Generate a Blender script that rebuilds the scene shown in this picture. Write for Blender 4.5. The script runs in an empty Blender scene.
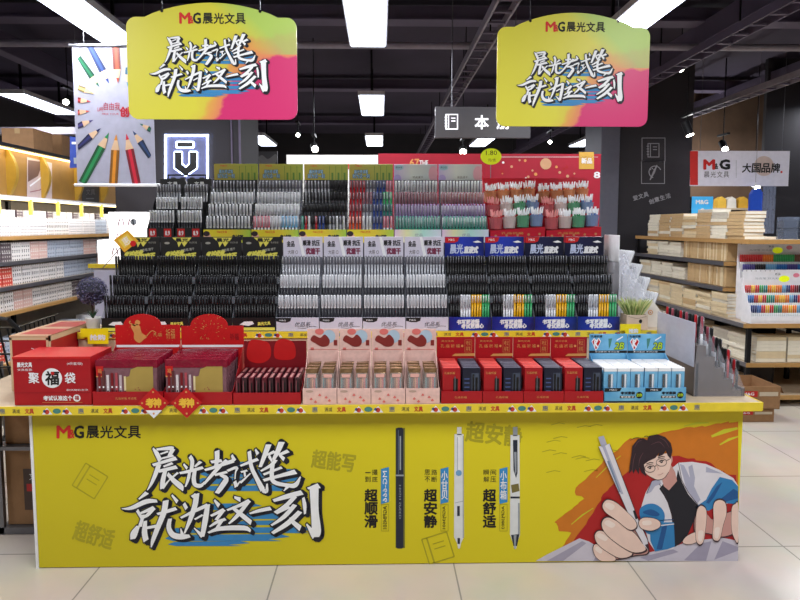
import bpy, math, random
from mathutils import Vector, Matrix, geometry
RN = random.Random(11)
SC = bpy.context.scene
COL = SC.collection
PI = math.pi
# ---------------------------------------------------------------- camera numbers
F = 600.0; YAW = math.radians(1.1); PITCH = math.radians(4.5); CH = 1.643
SHX = 8.5 / 800; SHY = -26.8 / 800
def cam_dirs():
    fw = Vector((math.sin(YAW) * math.cos(PITCH), math.cos(YAW) * math.cos(PITCH), -math.sin(PITCH)))
    rt = Vector((math.cos(YAW), -math.sin(YAW), 0))
    return rt, rt.cross(fw), fw
RT, UP, FW = cam_dirs()
def ray(u, v):
    x = (u - 400 + SHX * 800) / F; y = -(v - 300 - SHY * 800) / F
    return RT * x + UP * y + FW
def at(u, v, Y):
    d = ray(u, v); t = Y / d.y
    return Vector((d.x * t, Y, CH + d.z * t))
def atx(u, v, X):
    d = ray(u, v); t = X / d.x
    return Vector((X, d.y * t, CH + d.z * t))
# ---------------------------------------------------------------- materials
def lin(c):
    return tuple(((x / 255) / 12.92 if x / 255 <= 0.04045 else ((x / 255 + 0.055) / 1.055) ** 2.4) for x in c) + (1,)
MC = {}
def M(name, rgb, rough=0.5, metal=0.0, emit=0.0, var=0.06, scale=18.0, alpha=1.0, bump=0.0, spec=0.5, ecol=None):
    if name in MC: return MC[name]
    m = bpy.data.materials.new(name); m.use_nodes = True
    nt = m.node_tree; b = nt.nodes['Principled BSDF']
    b.inputs['Roughness'].default_value = rough; b.inputs['Metallic'].default_value = metal
    b.inputs['Specular IOR Level'].default_value = spec
    c = lin(rgb)
    tc = nt.nodes.new('ShaderNodeTexCoord'); nz = nt.nodes.new('ShaderNodeTexNoise')
    nz.inputs['Scale'].default_value = scale; nz.inputs['Detail'].default_value = 3
    nt.links.new(tc.outputs['Object'], nz.inputs['Vector'])
    mx = nt.nodes.new('ShaderNodeMix'); mx.data_type = 'RGBA'
    mx.inputs[6].default_value = tuple(max(0, x * (1 - 2.2 * var)) for x in c[:3]) + (1,)
    mx.inputs[7].default_value = tuple(min(1, x * (1 + 2.2 * var)) for x in c[:3]) + (1,)
    nt.links.new(nz.outputs['Fac'], mx.inputs[0]); nt.links.new(mx.outputs[2], b.inputs['Base Color'])
    if bump:
        bp = nt.nodes.new('ShaderNodeBump'); bp.inputs['Strength'].default_value = bump; bp.inputs['Distance'].default_value = 0.01
        nt.links.new(nz.outputs['Fac'], bp.inputs['Height']); nt.links.new(bp.outputs['Normal'], b.inputs['Normal'])
    if emit:
        b.inputs['Emission Color'].default_value = lin(ecol or rgb); b.inputs['Emission Strength'].default_value = emit
    if alpha < 1: b.inputs['Alpha'].default_value = alpha
    MC[name] = m; return m
def ramp_mat(name, stops, axis='X', rough=0.5, distort=0.15, scale=3.0, span=1.0, off=0.0, mode='LINEAR'):
    """colour bands along an object axis, edges broken by noise"""
    m = bpy.data.materials.new(name); m.use_nodes = True; nt = m.node_tree; b = nt.nodes['Principled BSDF']
    b.inputs['Roughness'].default_value = rough
    tc = nt.nodes.new('ShaderNodeTexCoord'); sp = nt.nodes.new('ShaderNodeSeparateXYZ'); nt.links.new(tc.outputs['Object'], sp.inputs[0])
    nz = nt.nodes.new('ShaderNodeTexNoise'); nz.inputs['Scale'].default_value = scale; nz.inputs['Detail'].default_value = 6
    nt.links.new(tc.outputs['Object'], nz.inputs['Vector'])
    a = nt.nodes.new('ShaderNodeMath'); a.operation = 'MULTIPLY_ADD'; a.inputs[1].default_value = distort; a.inputs[2].default_value = -distort / 2
    nt.links.new(nz.outputs['Fac'], a.inputs[0])
    s = nt.nodes.new('ShaderNodeMath'); s.operation = 'MULTIPLY_ADD'; s.inputs[1].default_value = 1 / span; s.inputs[2].default_value = off
    nt.links.new(sp.outputs[axis], s.inputs[0])
    t = nt.nodes.new('ShaderNodeMath'); t.operation = 'ADD'; nt.links.new(a.outputs[0], t.inputs[0]); nt.links.new(s.outputs[0], t.inputs[1])
    r = nt.nodes.new('ShaderNodeValToRGB'); r.color_ramp.interpolation = mode
    e = r.color_ramp.elements
    for i, (p, c) in enumerate(stops):
        el = e[i] if i < 2 else e.new(p)
        el.position = p; el.color = lin(c)
    nt.links.new(t.outputs[0], r.inputs[0]); nt.links.new(r.outputs[0], b.inputs['Base Color'])
    MC[name] = m; return m
def dot_mat(name, base, dot, nx=32.0, nz=30.0, thr=0.25):
    """small printed marks on a grid in object space (carton faces)"""
    m = bpy.data.materials.new(name); m.use_nodes = True; nt = m.node_tree; b = nt.nodes['Principled BSDF']; b.inputs['Roughness'].default_value = 0.45
    tc = nt.nodes.new('ShaderNodeTexCoord'); sp = nt.nodes.new('ShaderNodeSeparateXYZ'); nt.links.new(tc.outputs['Object'], sp.inputs[0])
    def mth(op, a, bb=None, cc=None):
        n = nt.nodes.new('ShaderNodeMath'); n.operation = op
        for i, x in enumerate((a, bb, cc)):
            if x is None: continue
            if isinstance(x, (int, float)): n.inputs[i].default_value = x
            else: nt.links.new(x, n.inputs[i])
        return n.outputs[0]
    s1 = mth('SINE', mth('MULTIPLY', sp.outputs['Y'], nx * 2 * PI)); s2 = mth('SINE', mth('MULTIPLY', sp.outputs['Z'], nz * 2 * PI))
    g = mth('GREATER_THAN', mth('MULTIPLY', mth('MAXIMUM', s1, 0), mth('MAXIMUM', s2, 0)), thr)
    mx = nt.nodes.new('ShaderNodeMix'); mx.data_type = 'RGBA'; mx.inputs[6].default_value = lin(base); mx.inputs[7].default_value = lin(dot)
    nt.links.new(g, mx.inputs[0]); nt.links.new(mx.outputs[2], b.inputs['Base Color']); MC[name] = m; return m
def clear(name, rgb, fac=0.25, rough=0.1):
    m = bpy.data.materials.new(name); m.use_nodes = True; nt = m.node_tree; b = nt.nodes['Principled BSDF']
    b.inputs['Base Color'].default_value = lin(rgb); b.inputs['Roughness'].default_value = rough
    tr = nt.nodes.new('ShaderNodeBsdfTransparent'); mx = nt.nodes.new('ShaderNodeMixShader')
    nz = nt.nodes.new('ShaderNodeTexNoise'); nz.inputs['Scale'].default_value = 9
    ma = nt.nodes.new('ShaderNodeMath'); ma.operation = 'MULTIPLY_ADD'; ma.inputs[1].default_value = 0.1; ma.inputs[2].default_value = fac - 0.05
    nt.links.new(nz.outputs['Fac'], ma.inputs[0]); nt.links.new(ma.outputs[0], mx.inputs[0])
    nt.links.new(tr.outputs[0], mx.inputs[1]); nt.links.new(b.outputs[0], mx.inputs[2])
    nt.links.new(mx.outputs[0], nt.nodes['Material Output'].inputs['Surface']); MC[name] = m; return m
WHITE = M('white_card', (235, 235, 238), 0.5)
BLACK = M('black_plastic', (14, 13, 15), 0.35)
INK = M('ink_black', (16, 14, 16), 0.6)
RED = M('red_card', (166, 12, 24), 0.45)
DRED = M('dark_red_card', (120, 10, 22), 0.45)
BRED = M('bright_red_card', (190, 20, 22), 0.45)
GOLD = M('gold_print', (214, 150, 84), 0.4)
YEL = M('yellow_card', (228, 212, 40), 0.5)
RAILY = M('price_rail_yellow', (232, 206, 52), 0.4)
KRAFT = M('kraft_carton', (150, 112, 76), 0.8, var=0.1)
GREYM = M('grey_metal', (120, 120, 126), 0.35, 0.7)
DARKM = M('dark_metal', (26, 25, 29), 0.4, 0.5)
BLUE = M('print_blue', (50, 140, 200), 0.5)
CLEAR = clear('clear_acrylic', (215, 220, 232), 0.11)
# ---------------------------------------------------------------- mesh builder
FONT_CACHE = {}
def glyph(s, bold):
    k = (s, bold)
    if k not in FONT_CACHE:
        cu = bpy.data.curves.new('t', 'FONT'); cu.body = s; cu.offset = bold; cu.resolution_u = 2
        o = bpy.data.objects.new('t', cu); COL.objects.link(o)
        dg = bpy.context.evaluated_depsgraph_get(); dg.update()
        me = bpy.data.meshes.new_from_object(o.evaluated_get(dg))
        vs = [(v.co.x, v.co.y) for v in me.vertices]; fs = [tuple(p.vertices) for p in me.polygons]
        bpy.data.objects.remove(o); bpy.data.meshes.remove(me); bpy.data.curves.remove(cu)
        FONT_CACHE[k] = (vs, fs)
    return FONT_CACHE[k]
def face(O, U=(1, 0, 0), V=(0, 0, 1), d=0.0004):
    O = Vector(O); U = Vector(U); V = Vector(V); N = U.cross(V).normalized()
    return lambda x, y, l=1: O + U * x + V * y + N * (l * d)
def spline(pts, n=5, closed=True):
    out = []; L = len(pts)
    for i in range(L if closed else L - 1):
        g = lambda k: pts[k % L] if closed else pts[max(0, min(L - 1, k))]
        p0, p1, p2, p3 = g(i - 1), g(i), g(i + 1), g(i + 2)
        for j in range(n):
            t = j / n
            out.append(tuple(0.5 * ((2 * p1[a]) + (-p0[a] + p2[a]) * t + (2 * p0[a] - 5 * p1[a] + 4 * p2[a] - p3[a]) * t * t + (-p0[a] + 3 * p1[a] - 3 * p2[a] + p3[a]) * t ** 3) for a in (0, 1)))
    if not closed: out.append(tuple(pts[-1]))
    return out
class MB:
    def __init__(s): s.v = []; s.f = []; s.m = []; s.mats = []
    def slot(s, mat):
        if mat not in s.mats: s.mats.append(mat)
        return s.mats.index(mat)
    def add(s, vs, fs, mat):
        b = len(s.v); k = s.slot(mat); s.v += [tuple(v) for v in vs]
        for f in fs: s.f.append([i + b for i in f]); s.m.append(k)
        return s
    def box(s, x0, x1, y0, y1, z0, z1, mat, Mx=None):
        vs = [Vector((x, y, z)) for x in (x0, x1) for y in (y0, y1) for z in (z0, z1)]
        if Mx is not None: vs = [Mx @ v for v in vs]
        return s.add(vs, [(0, 1, 3, 2), (4, 6, 7, 5), (0, 4, 5, 1), (2, 3, 7, 6), (0, 2, 6, 4), (1, 5, 7, 3)], mat)
    def poly3(s, pts, mat): return s.add(pts, [tuple(range(len(pts)))], mat)
    def prism(s, pts, y0, y1, mat, axis='y'):
        n = len(pts)
        if axis == 'y': a = [(x, y0, z) for x, z in pts]; b = [(x, y1, z) for x, z in pts]
        elif axis == 'x': a = [(y0, x, z) for x, z in pts]; b = [(y1, x, z) for x, z in pts]
        else: a = [(x, z, y0) for x, z in pts]; b = [(x, z, y1) for x, z in pts]
        tri = geometry.tessellate_polygon([[Vector((p[0], p[1], 0)) for p in pts]])
        fs = [tuple(t) for t in tri] + [tuple(i + n for i in reversed(t)) for t in tri] + [(i, (i + 1) % n, (i + 1) % n + n, i + n) for i in range(n)]
        return s.add(a + b, fs, mat)
    def tube(s, p0, p1, r0, mat, r1=None, seg=8):
        p0 = Vector(p0); p1 = Vector(p1); r1 = r0 if r1 is None else r1
        d = (p1 - p0).normalized(); q = d.to_track_quat('Z', 'Y'); vs = []
        for p, r in ((p0, r0), (p1, r1)):
            for i in range(seg):
                a = 2 * PI * i / seg; vs.append(p + q @ Vector((math.cos(a) * r, math.sin(a) * r, 0)))
        fs = [(i, (i + 1) % seg, (i + 1) % seg + seg, i + seg) for i in range(seg)] + [tuple(reversed(range(seg))), tuple(range(seg, 2 * seg))]
        return s.add(vs, fs, mat)
    def path(s, pts, r, mat, seg=6):
        for a, b in zip(pts, pts[1:]): s.tube(a, b, r, mat, seg=seg)
        return s
    def lathe(s, prof, mat, seg=20, c=(0, 0, 0), caps=True):
        vs = []; n = len(prof)
        for r, z in prof:
            for i in range(seg):
                a = 2 * PI * i / seg; vs.append((c[0] + math.cos(a) * r, c[1] + math.sin(a) * r, c[2] + z))
        fs = [(k * seg + i, k * seg + (i + 1) % seg, (k + 1) * seg + (i + 1) % seg, (k + 1) * seg + i) for k in range(n - 1) for i in range(seg)]
        if caps: fs += [tuple(reversed(range(seg))), tuple(range((n - 1) * seg, n * seg))]
        return s.add(vs, fs, mat)
    def flat(s, fc, pts, mat, l=1, smooth=False, n=5):
        if smooth: pts = spline(pts, n)
        tri = geometry.tessellate_polygon([[Vector((p[0], p[1], 0)) for p in pts]])
        area = sum(pts[i][0] * pts[(i + 1) % len(pts)][1] - pts[(i + 1) % len(pts)][0] * pts[i][1] for i in range(len(pts)))
        return s.add([fc(p[0], p[1], l) for p in pts], [tuple(t) for t in tri], mat)
    def rect(s, fc, x0, y0, x1, y1, mat, l=1): return s.add([fc(x0, y0, l), fc(x1, y0, l), fc(x1, y1, l), fc(x0, y1, l)], [(0, 1, 2, 3)], mat)
    def disc(s, fc, cx, cy, rx, mat, l=1, ry=None, n=24):
        ry = ry or rx
        return s.add([fc(cx + rx * math.cos(2 * PI * i / n), cy + ry * math.sin(2 * PI * i / n), l) for i in range(n)], [tuple(range(n))], mat)
    def stroke(s, fc, pts, w, mat, l=1, smooth=False, taper=False):
        if smooth: pts = spline(pts, 5, False)
        L = []; Rr = []
        for i, p in enumerate(pts):
            a = pts[max(0, i - 1)]; b = pts[min(len(pts) - 1, i + 1)]
            dx, dy = b[0] - a[0], b[1] - a[1]; q = math.hypot(dx, dy) or 1
            ww = w * (math.sin(PI * (i + 0.3) / (len(pts) - 0.4)) * 0.8 + 0.2) if taper else w
            nx, ny = -dy / q * ww / 2, dx / q * ww / 2
            L.append(fc(p[0] + nx, p[1] + ny, l)); Rr.append(fc(p[0] - nx, p[1] - ny, l))
        n = len(pts)
        return s.add(L + Rr, [(i, i + 1, n + i + 1, n + i) for i in range(n - 1)], mat)
    def text(s, fc, t, x0, y0, x1, y1, mat, l=1, bold=0.0, shear=0.0, rot=0.0, nib=None, warp=0.0):
        """string filled into the box x0..x1 (left to right), y0..y1 (baseline side to top side)"""
        vs, fs = glyph(t, 0.0)
        if not vs: return s
        v0 = vs
        mx = min(v[0] for v in v0); Mx = max(v[0] for v in v0); my = min(v[1] for v in v0); My = max(v[1] for v in v0)
        if My - My == 0 and My - my < 0.25: my, My = my - 0.3, My + 0.3
        cx, cy = (x0 + x1) / 2, (y0 + y1) / 2; W = x1 - x0; H = y1 - y0; c, sn = math.cos(rot), math.sin(rot)
        out = []
        for x, y in vs:
            a = (x - mx) / (Mx - mx) - 0.5; b = (y - my) / (My - my) - 0.5
            X = a * W + shear * b * abs(H); Yy = b * H + warp * a * H * (0.5 + b)
            out.append((cx + X * c - Yy * sn, cy + X * sn + Yy * c))
        rb = bold * abs(H); sh = [(0.0, 0.0)]
        if bold > .012: sh += [(rb * math.cos(a * PI / 4), rb * math.sin(a * PI / 4)) for a in range(8)]
        if bold > .05: sh += [(rb * .5 * math.cos(a * PI / 2 + .4), rb * .5 * math.sin(a * PI / 2 + .4)) for a in range(4)]
        if nib:
            nx, ny = nib[0] * abs(H), nib[1] * H; sh = [(a + nx * q / 2, b + ny * q / 2) for a, b in sh[:9] for q in (-2, 0, 2)] if len(sh) > 1 else [(nx * q / 3, ny * q / 3) for q in range(-3, 4)]
        for i, (dx, dy) in enumerate(sh): s.add([fc(x + dx, y + dy, l + .9 * i / len(sh)) for x, y in out], fs, mat)
        return s
    def build(s, name, parent=None, loc=(0, 0, 0), rz=0.0, bevel=0.0, smooth=False):
        me = bpy.data.meshes.new(name); me.from_pydata(s.v, [], s.f); me.update()
        for m in s.mats: me.materials.append(m)
        me.polygons.foreach_set('material_index', s.m)
        if smooth: me.polygons.foreach_set('use_smooth', [True] * len(me.polygons))
        o = bpy.data.objects.new(name, me); COL.objects.link(o); o.location = loc; o.rotation_euler = (0, 0, rz)
        if parent: o.parent = parent
        if bevel:
            b = o.modifiers.new('bevel', 'BEVEL'); b.width = bevel; b.segments = 2; b.limit_method = 'ANGLE'; b.angle_limit = 0.9
        return o
def tag(o, label=None, cat=None, group=None, kind=None):
    if label: o['label'] = label
    if cat: o['category'] = cat
    if group: o['group'] = group
    if kind: o['kind'] = kind
    return o
def empty(name, label, cat, loc=(0, 0, 0), rz=0.0, group=None):
    o = bpy.data.objects.new(name, None); COL.objects.link(o); o.location = loc; o.rotation_euler = (0, 0, rz); o.empty_display_size = 0.05
    return tag(o, label, cat, group)
def clone(o, loc=None, rz=None, label=None, group=None, parent=None):
    c = o.copy(); COL.objects.link(c)
    if loc is not None: c.location = loc
    if rz is not None: c.rotation_euler = (0, 0, rz)
    if label: c['label'] = label
    if group: c['group'] = group
    if parent: c.parent = parent
    for ch in list(o.children):
        if ch.parent == o: clone(ch, parent=c)
    return c
def struct(mb, name, **k): return tag(mb.build(name, **k), kind='structure')
def inst(me_obj, name, loc, rot, label, cat, group, scale=None):
    """copy of one finished mesh thing"""
    o = me_obj.copy(); COL.objects.link(o); o.name = name; o.location = loc; o.rotation_euler = rot
    if scale: o.scale = scale
    return tag(o, label, cat, group)
ORD = ['first', 'second', 'third', 'fourth', 'fifth', 'sixth', 'seventh', 'eighth', 'ninth', 'tenth']

# ================================================================ SETTING
def floor_mat():
    m = bpy.data.materials.new('polished_tiles'); m.use_nodes = True; nt = m.node_tree; b = nt.nodes['Principled BSDF']
    tc = nt.nodes.new('ShaderNodeTexCoord'); mp = nt.nodes.new('ShaderNodeMapping'); mp.inputs['Location'].default_value = (0.50, 0.50, 0)
    nt.links.new(tc.outputs['Object'], mp.inputs[0])
    br = nt.nodes.new('ShaderNodeTexBrick'); br.offset = 0; br.inputs['Scale'].default_value = 1
    br.inputs['Brick Width'].default_value = 0.857; br.inputs['Row Height'].default_value = 0.857; br.inputs['Mortar Size'].default_value = 0.004
    br.inputs['Color1'].default_value = lin((200, 186, 168)); br.inputs['Color2'].default_value = lin((196, 184, 168)); br.inputs['Mortar'].default_value = lin((146, 138, 128))
    nt.links.new(mp.outputs[0], br.inputs['Vector'])
    nz = nt.nodes.new('ShaderNodeTexNoise'); nz.inputs['Scale'].default_value = 2.5; nz.inputs['Detail'].default_value = 8
    mx = nt.nodes.new('ShaderNodeMix'); mx.data_type = 'RGBA'; mx.blend_type = 'MULTIPLY'; mx.inputs[0].default_value = 0.35
    nt.links.new(tc.outputs['Object'], nz.inputs['Vector']); nt.links.new(br.outputs['Color'], mx.inputs[6]); nt.links.new(nz.outputs['Color'], mx.inputs[7])
    hs = nt.nodes.new('ShaderNodeHueSaturation'); hs.inputs['Saturation'].default_value = 0.8; hs.inputs['Value'].default_value = 1.15
    nt.links.new(mx.outputs[2], hs.inputs['Color']); nt.links.new(hs.outputs[0], b.inputs['Base Color'])
    b.inputs['Roughness'].default_value = 0.22; return m
FL = floor_mat()
X0, X1, Y0, Y1, ZC = -6.2, 10.2, -2.5, 14.2, 3.79
struct(MB().box(X0, X1, Y0, Y1, -0.1, 0, FL), 'floor')
CEIL = M('ceiling_dark_paint', (56, 49, 66), 0.9, var=0.2, scale=1.2)
WALLD = M('charcoal_wall_paint', (40, 37, 42), 0.8, var=0.1, scale=3)
WALLW = M('side_wall_paint', (62, 58, 62), 0.85, var=0.1, scale=2)
struct(MB().box(X0, X1, Y0, Y1, ZC, ZC + 0.1, CEIL), 'ceiling')
struct(MB().box(X0, X1, Y1, Y1 + 0.1, 0, ZC, WALLD), 'wall_back')
struct(MB().box(X0 - 0.1, X0, Y0, Y1, 0, ZC, WALLW), 'wall_left')
struct(MB().box(X1, X1 + 0.1, Y0, Y1, 0, ZC, WALLW), 'wall_right')
struct(MB().box(X0, X1, Y0 - 0.1, Y0, 0, ZC, WALLW), 'wall_front')
# roof beams, trays and pipes
BEAM = M('beam_paint', (86, 77, 98), 0.7, var=0.12, scale=3); BEAML = M('pale_pipe_paint', (136, 130, 142), 0.6, var=0.1)
n = 0
for xs in (-2.55, -3.9, -5.2, 3.2, 5.1, 6.6):
    n += 1
    struct(MB().box(xs - 0.07, xs + 0.07, 0.5, 13.9, 3.42, 3.62, BEAM), 'trim_%d' % n, bevel=0.006)
for yy in (3.0, 5.9, 8.8, 11.7):
    n += 1
    struct(MB().box(X0 + .02, X1 - .02, yy, yy + 0.14, 3.62, 3.74, BEAM).box(X0 + .02, X1 - .02, yy - .03, yy + .17, 3.60, 3.62, BEAM), 'trim_%d' % n)
n += 1
zp = at(400, 45.5, 5.75).z
struct(MB().tube((X0 + .02, 5.75, zp), (X1 - .02, 5.75, zp), 0.032, BEAML, seg=10), 'trim_%d' % n)
n += 1
struct(MB().box(X0 + .02, X0 + 3.7, 8.2, 8.35, at(40, 134, 8.2).z, at(40, 127, 8.2).z, BEAML), 'trim_%d' % n)
# cable trays running away from the camera under the beams
for k, xs in enumerate((0.9, 2.95, 4.45)):
    t = MB(); z = 3.2
    for s in (-0.075, 0.075): t.box(xs + s - 0.008, xs + s + 0.008, 3.2, 13.8, z, z + 0.07, BEAML if k != 1 else BEAM)
    for j in range(44): t.box(xs - 0.075, xs + 0.075, 3.3 + j * 0.24, 3.33 + j * 0.24, z, z + 0.014, BEAM)
    for j in range(8): t.box(xs - 0.006, xs + 0.006, 3.6 + j * 1.4, 3.612 + j * 1.4, z + .01, ZC, DARKM)
    tag(t.build('cable_tray'), 'ladder cable tray under the dark ceiling, ' + ['in the middle beside the square notebook sign', 'running just left of the small spotlight', 'farthest to the right'][k], 'cable tray', 'ceiling cable trays')
# columns / partitions
cX0, cX1 = at(617, 200, 8.0).x, at(690, 200, 8.0).x
colm = struct(MB().box(cX0, cX1, 8.0, 8.9, 0, ZC, WALLD), 'wall_right_partition')
PILG = M('grey_pillar_paint', (92, 92, 106), 0.55, var=0.05)
struct(MB().box(at(600, 200, 7.95).x, cX0, 7.95, 8.6, 0, ZC, PILG), 'trim_30', bevel=0.01)
lX0, lX1 = at(140, 200, 6.3).x, at(242, 200, 6.3).x
struct(MB().box(lX0 - .25, lX1, 6.3, 7.2, 0, ZC, WALLD).box(lX1 - 0.1, lX1 - 0.085, 6.285, 6.3, 0, ZC, BEAM).box(lX1 - 0.02, lX1, 6.285, 6.3, 0, ZC, BEAM), 'wall_left_partition')
rX = at(762, 200, 7.8).x
struct(MB().box(rX, X1, 7.8, 7.86, 0, ZC, WALLD), 'wall_right_end')
# chalk icons on the dark partition
CHALK = M('chalk_grey_paint', (150, 148, 154), 0.8)
fpx = lambda Y, d=0.0006: (lambda u, v, l=1: at(u, v, Y - l * d))
ic = MB(); f = fpx(7.998, 0.001)
def frame_px(mb, f, x0, y0, x1, y1, w, mat, l=1):
    mb.stroke(f, [(x0, y0), (x1, y0)], w, mat, l); mb.stroke(f, [(x0, y1), (x1, y1)], w, mat, l)
    mb.stroke(f, [(x0, y0 - w / 2), (x0, y1 + w / 2)], w, mat, l); mb.stroke(f, [(x1, y0 - w / 2), (x1, y1 + w / 2)], w, mat, l)
def book_icon(mb, f, x0, y0, x1, y1, w, mat, l=1):
    frame_px(mb, f, x0, y0, x1, y1, w, mat, l)
    W = x1 - x0; H = y1 - y0
    mb.stroke(f, [(x0 + .22 * W, y0), (x0 + .22 * W, y1)], w, mat, l)
    for t in (.25, .45): mb.stroke(f, [(x0 + .45 * W, y0 + t * H), (x0 + .82 * W, y0 + t * H)], w, mat, l)
    for t in (.2, .4, .6, .8): mb.stroke(f, [(x0 - .12 * W, y0 + t * H), (x0 + .1 * W, y0 + t * H)], w, mat, l)
frame_px(ic, f, 642, 138, 665, 161, .7, CHALK); frame_px(ic, f, 641.5, 161, 664.5, 183.5, .7, CHALK)
book_icon(ic, f, 648, 143.5, 659, 157, .8, CHALK)
ic.stroke(f, [(655 + 6 * math.cos(a), 172 + 6 * math.sin(a)) for a in [PI * .6 + i * .27 for i in range(16)]], .9, CHALK)
ic.stroke(f, [(657, 165), (654, 172), (650, 180)], 2.2, CHALK, 2, taper=True)
for a in (0, 1, 2): ic.disc(f, 650.5 + a * 1.8, 169.5 - (a % 2), .7, CHALK, 2)
for ch, x, y in (('爱', 633, 195.5), ('文', 638.3, 193.8), ('具', 643.6, 192.2), ('创', 649, 199), ('意', 654.4, 197), ('生', 660, 195.2), ('活', 665.6, 193.5)):
    ic.text(f, ch, x, y + 4.8, x + 4.8, y, CHALK, 1, bold=.03, rot=-.25)
tag(ic.build('wall_lettering'), 'chalk grey book and palette icons with slanted lettering on charcoal wall', 'wall sign')
# neon U sign
nf = fpx(6.298, 0.004)
sg = empty('neon_sign', 'lit square neon sign with a dark shield-shaped letter on the charcoal wall', 'neon sign', at(186, 180, 6.29))
o0 = sg.location
def child_px(mb): 
    for i, v in enumerate(mb.v): mb.v[i] = tuple(Vector(v) - o0)
    return mb
NEON = M('neon_tube_white', (200, 215, 255), emit=9.0, ecol=(205, 220, 255)); NPAN = M('lit_purple_panel', (84, 88, 124), 0.6, emit=.25)
child_px(MB().rect(nf, 165.5, 192, 207.5, 136, NPAN, 1)).build('back_panel', sg)
mb = MB(); frame_px(mb, nf, 165.5, 135.5, 207.5, 192, 2.2, NEON, 6); child_px(mb).build('neon_frame', sg)
sh = [(174.6, 152), (181.8, 152), (181.8, 164), (185.8, 167.5), (189.6, 164), (189.6, 152), (196.9, 152), (196.9, 168), (185.8, 176), (174.6, 168)]
mb = MB()
for L in (sh, [(176.5, 142), (193.5, 142), (193.5, 147.3), (176.5, 147.3)]):
    cxm = sum(p[0] for p in L) / len(L); cym = sum(p[1] for p in L) / len(L)
    for i in range(len(L)): mb.stroke(nf, [L[i], L[(i + 1) % len(L)]], 1.7, NEON, 4)
child_px(mb).build('glow_outline', sg)
child_px(MB().flat(nf, sh, BLACK, 6).rect(nf, 177, 147, 193, 142.4, BLACK, 6)).build('letter', sg)

# ================================================================ CEILING LIGHTS
LE = M('led_panel_white', (235, 240, 255), emit=7.0, ecol=(226, 236, 255)); HL = M('light_housing', (200, 200, 205), 0.5)
def ceil_light(x, y, lab, big=1.0, power=75):
    t = empty('ceiling_light', lab, 'ceiling light', (x, y, 3.20), group='LED ceiling panels')
    MB().box(-0.16, 0.16, -0.55, 0.75, 0.0, 0.05, HL).box(-.012, .012, -.35, -.33, .05, .58, DARKM).box(-.012, .012, .53, .55, .05, .58, DARKM).build('housing', t)
    MB().box(-0.145, 0.145, -0.53, 0.73, -0.012, 0.0, LE).build('diffuser', t)
    ld = bpy.data.lights.new('panel_lamp', 'AREA'); ld.shape = 'RECTANGLE'; ld.size = 0.28; ld.size_y = 1.24; ld.energy = power; ld.color = (0.93, 0.96, 1.0)
    lo = bpy.data.objects.new('panel_lamp', ld); COL.objects.link(lo); lo.parent = t; lo.location = (0, 0.1, -0.02)
lights = {(-2.2, 4.6): 'white LED panel above the coloured pencil banner', (-0.1, 4.6): 'white LED panel hanging between the two yellow shop signs, nearest of its row', (1.95, 4.6): 'white LED panel partly behind the right yellow hanging sign',
          (-4.35, 7.85): 'white LED panel above the wooden fascia at far left', (-0.1, 7.85): 'white LED panel between the yellow signs, middle of three in a line', (5.75, 7.85): 'white LED panel at right edge, nearer of the two there',
          (-2.15, 11.1): 'white LED panel above the grey portrait poster', (-0.1, 11.1): 'small far LED panel, farthest of the line between the yellow signs', (1.9, 11.1): 'far LED panel just below the grey notebook sign',
          (3.85, 11.1): 'far LED panel below the right yellow sign', (6.0, 11.1): 'far LED panel above the white brand banner', (7.95, 11.1): 'far LED panel at right edge beyond the banner'}
for (x, y), lab in lights.items(): ceil_light(x, y, lab, power=38 if y > 6 else 51)
# lamps of the same grid over the camera's own aisle
for x, y in ((-2.2, 1.3), (-0.1, 1.3), (1.95, 1.3), (-4.3, 1.3), (4.1, 1.3), (-4.35, 4.6), (4.1, 4.6)):
    ld = bpy.data.lights.new('aisle_lamp', 'AREA'); ld.shape = 'RECTANGLE'; ld.size = 0.28; ld.size_y = 1.24; ld.energy = 51; ld.color = (0.95, 0.97, 1.0)
    lo = bpy.data.objects.new('aisle_lamp', ld); COL.objects.link(lo); lo.location = (x, y, 3.17)
# track spotlights
SPOTE = M('spot_lens', (255, 250, 235), emit=28.0)
def spot(u, v, Y, aim, lab, power=60, r=0.045, track=0):
    p = at(u, v, Y); d = (Vector(aim) - p).normalized()
    t = empty('track_spotlight', lab, 'spotlight', p, group='track spotlights')
    MB().tube(d * 0.0, -d * 0.16, r, DARKM, seg=14).build('lamp_can', t)
    MB().tube(d * 0.006, d * -0.002, r * 0.85, SPOTE, seg=14).build('lens', t)
    b = -d * 0.1
    MB().tube(b, (b.x, b.y, b.z + 0.12), 0.008, DARKM).box(b.x - .02, b.x + .02, b.y - 0.12, b.y + 0.12, b.z + .12, b.z + .145, DARKM).tube((b.x, b.y, b.z + .14), (b.x, b.y, ZC - p.z), 0.006, DARKM).build('track', t)
    if power:
        ld = bpy.data.lights.new('spot_lamp', 'SPOT'); ld.energy = power * .6; ld.spot_size = 1.5; ld.spot_blend = 0.8; ld.shadow_soft_size = 0.04; ld.color = (1, .96, .9)
        lo = bpy.data.objects.new('spot_lamp', ld); COL.objects.link(lo); lo.parent = t; lo.location = d * 0.02; lo.rotation_euler = d.to_track_quat('-Z', 'Y').to_euler()
spot(315, 149, 7.0, (0, 3.6, 1.3), 'glaring spotlight below the left yellow hanging sign', 90)
spot(463, 152, 7.2, (.6, 3.9, 1.3), 'glaring spotlight below the grey notebook sign', 60)
spot(298, 135, 8.0, (-.6, 4, 1.3), 'small spotlight at the lower right corner of left yellow sign', 0, .03)
spot(550, 142, 8.6, (1, 4, 1.3), 'small spotlight below the right yellow hanging sign', 0, .03)
spot(66, 102, 7.4, (-3, 4, 1.3), 'small spotlight left of the pencil banner', 0, .04)
spot(681, 69, 6.4, (2, 4, 1.3), 'small spotlight on the bare ceiling right of the right yellow sign', 0, .035)
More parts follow.
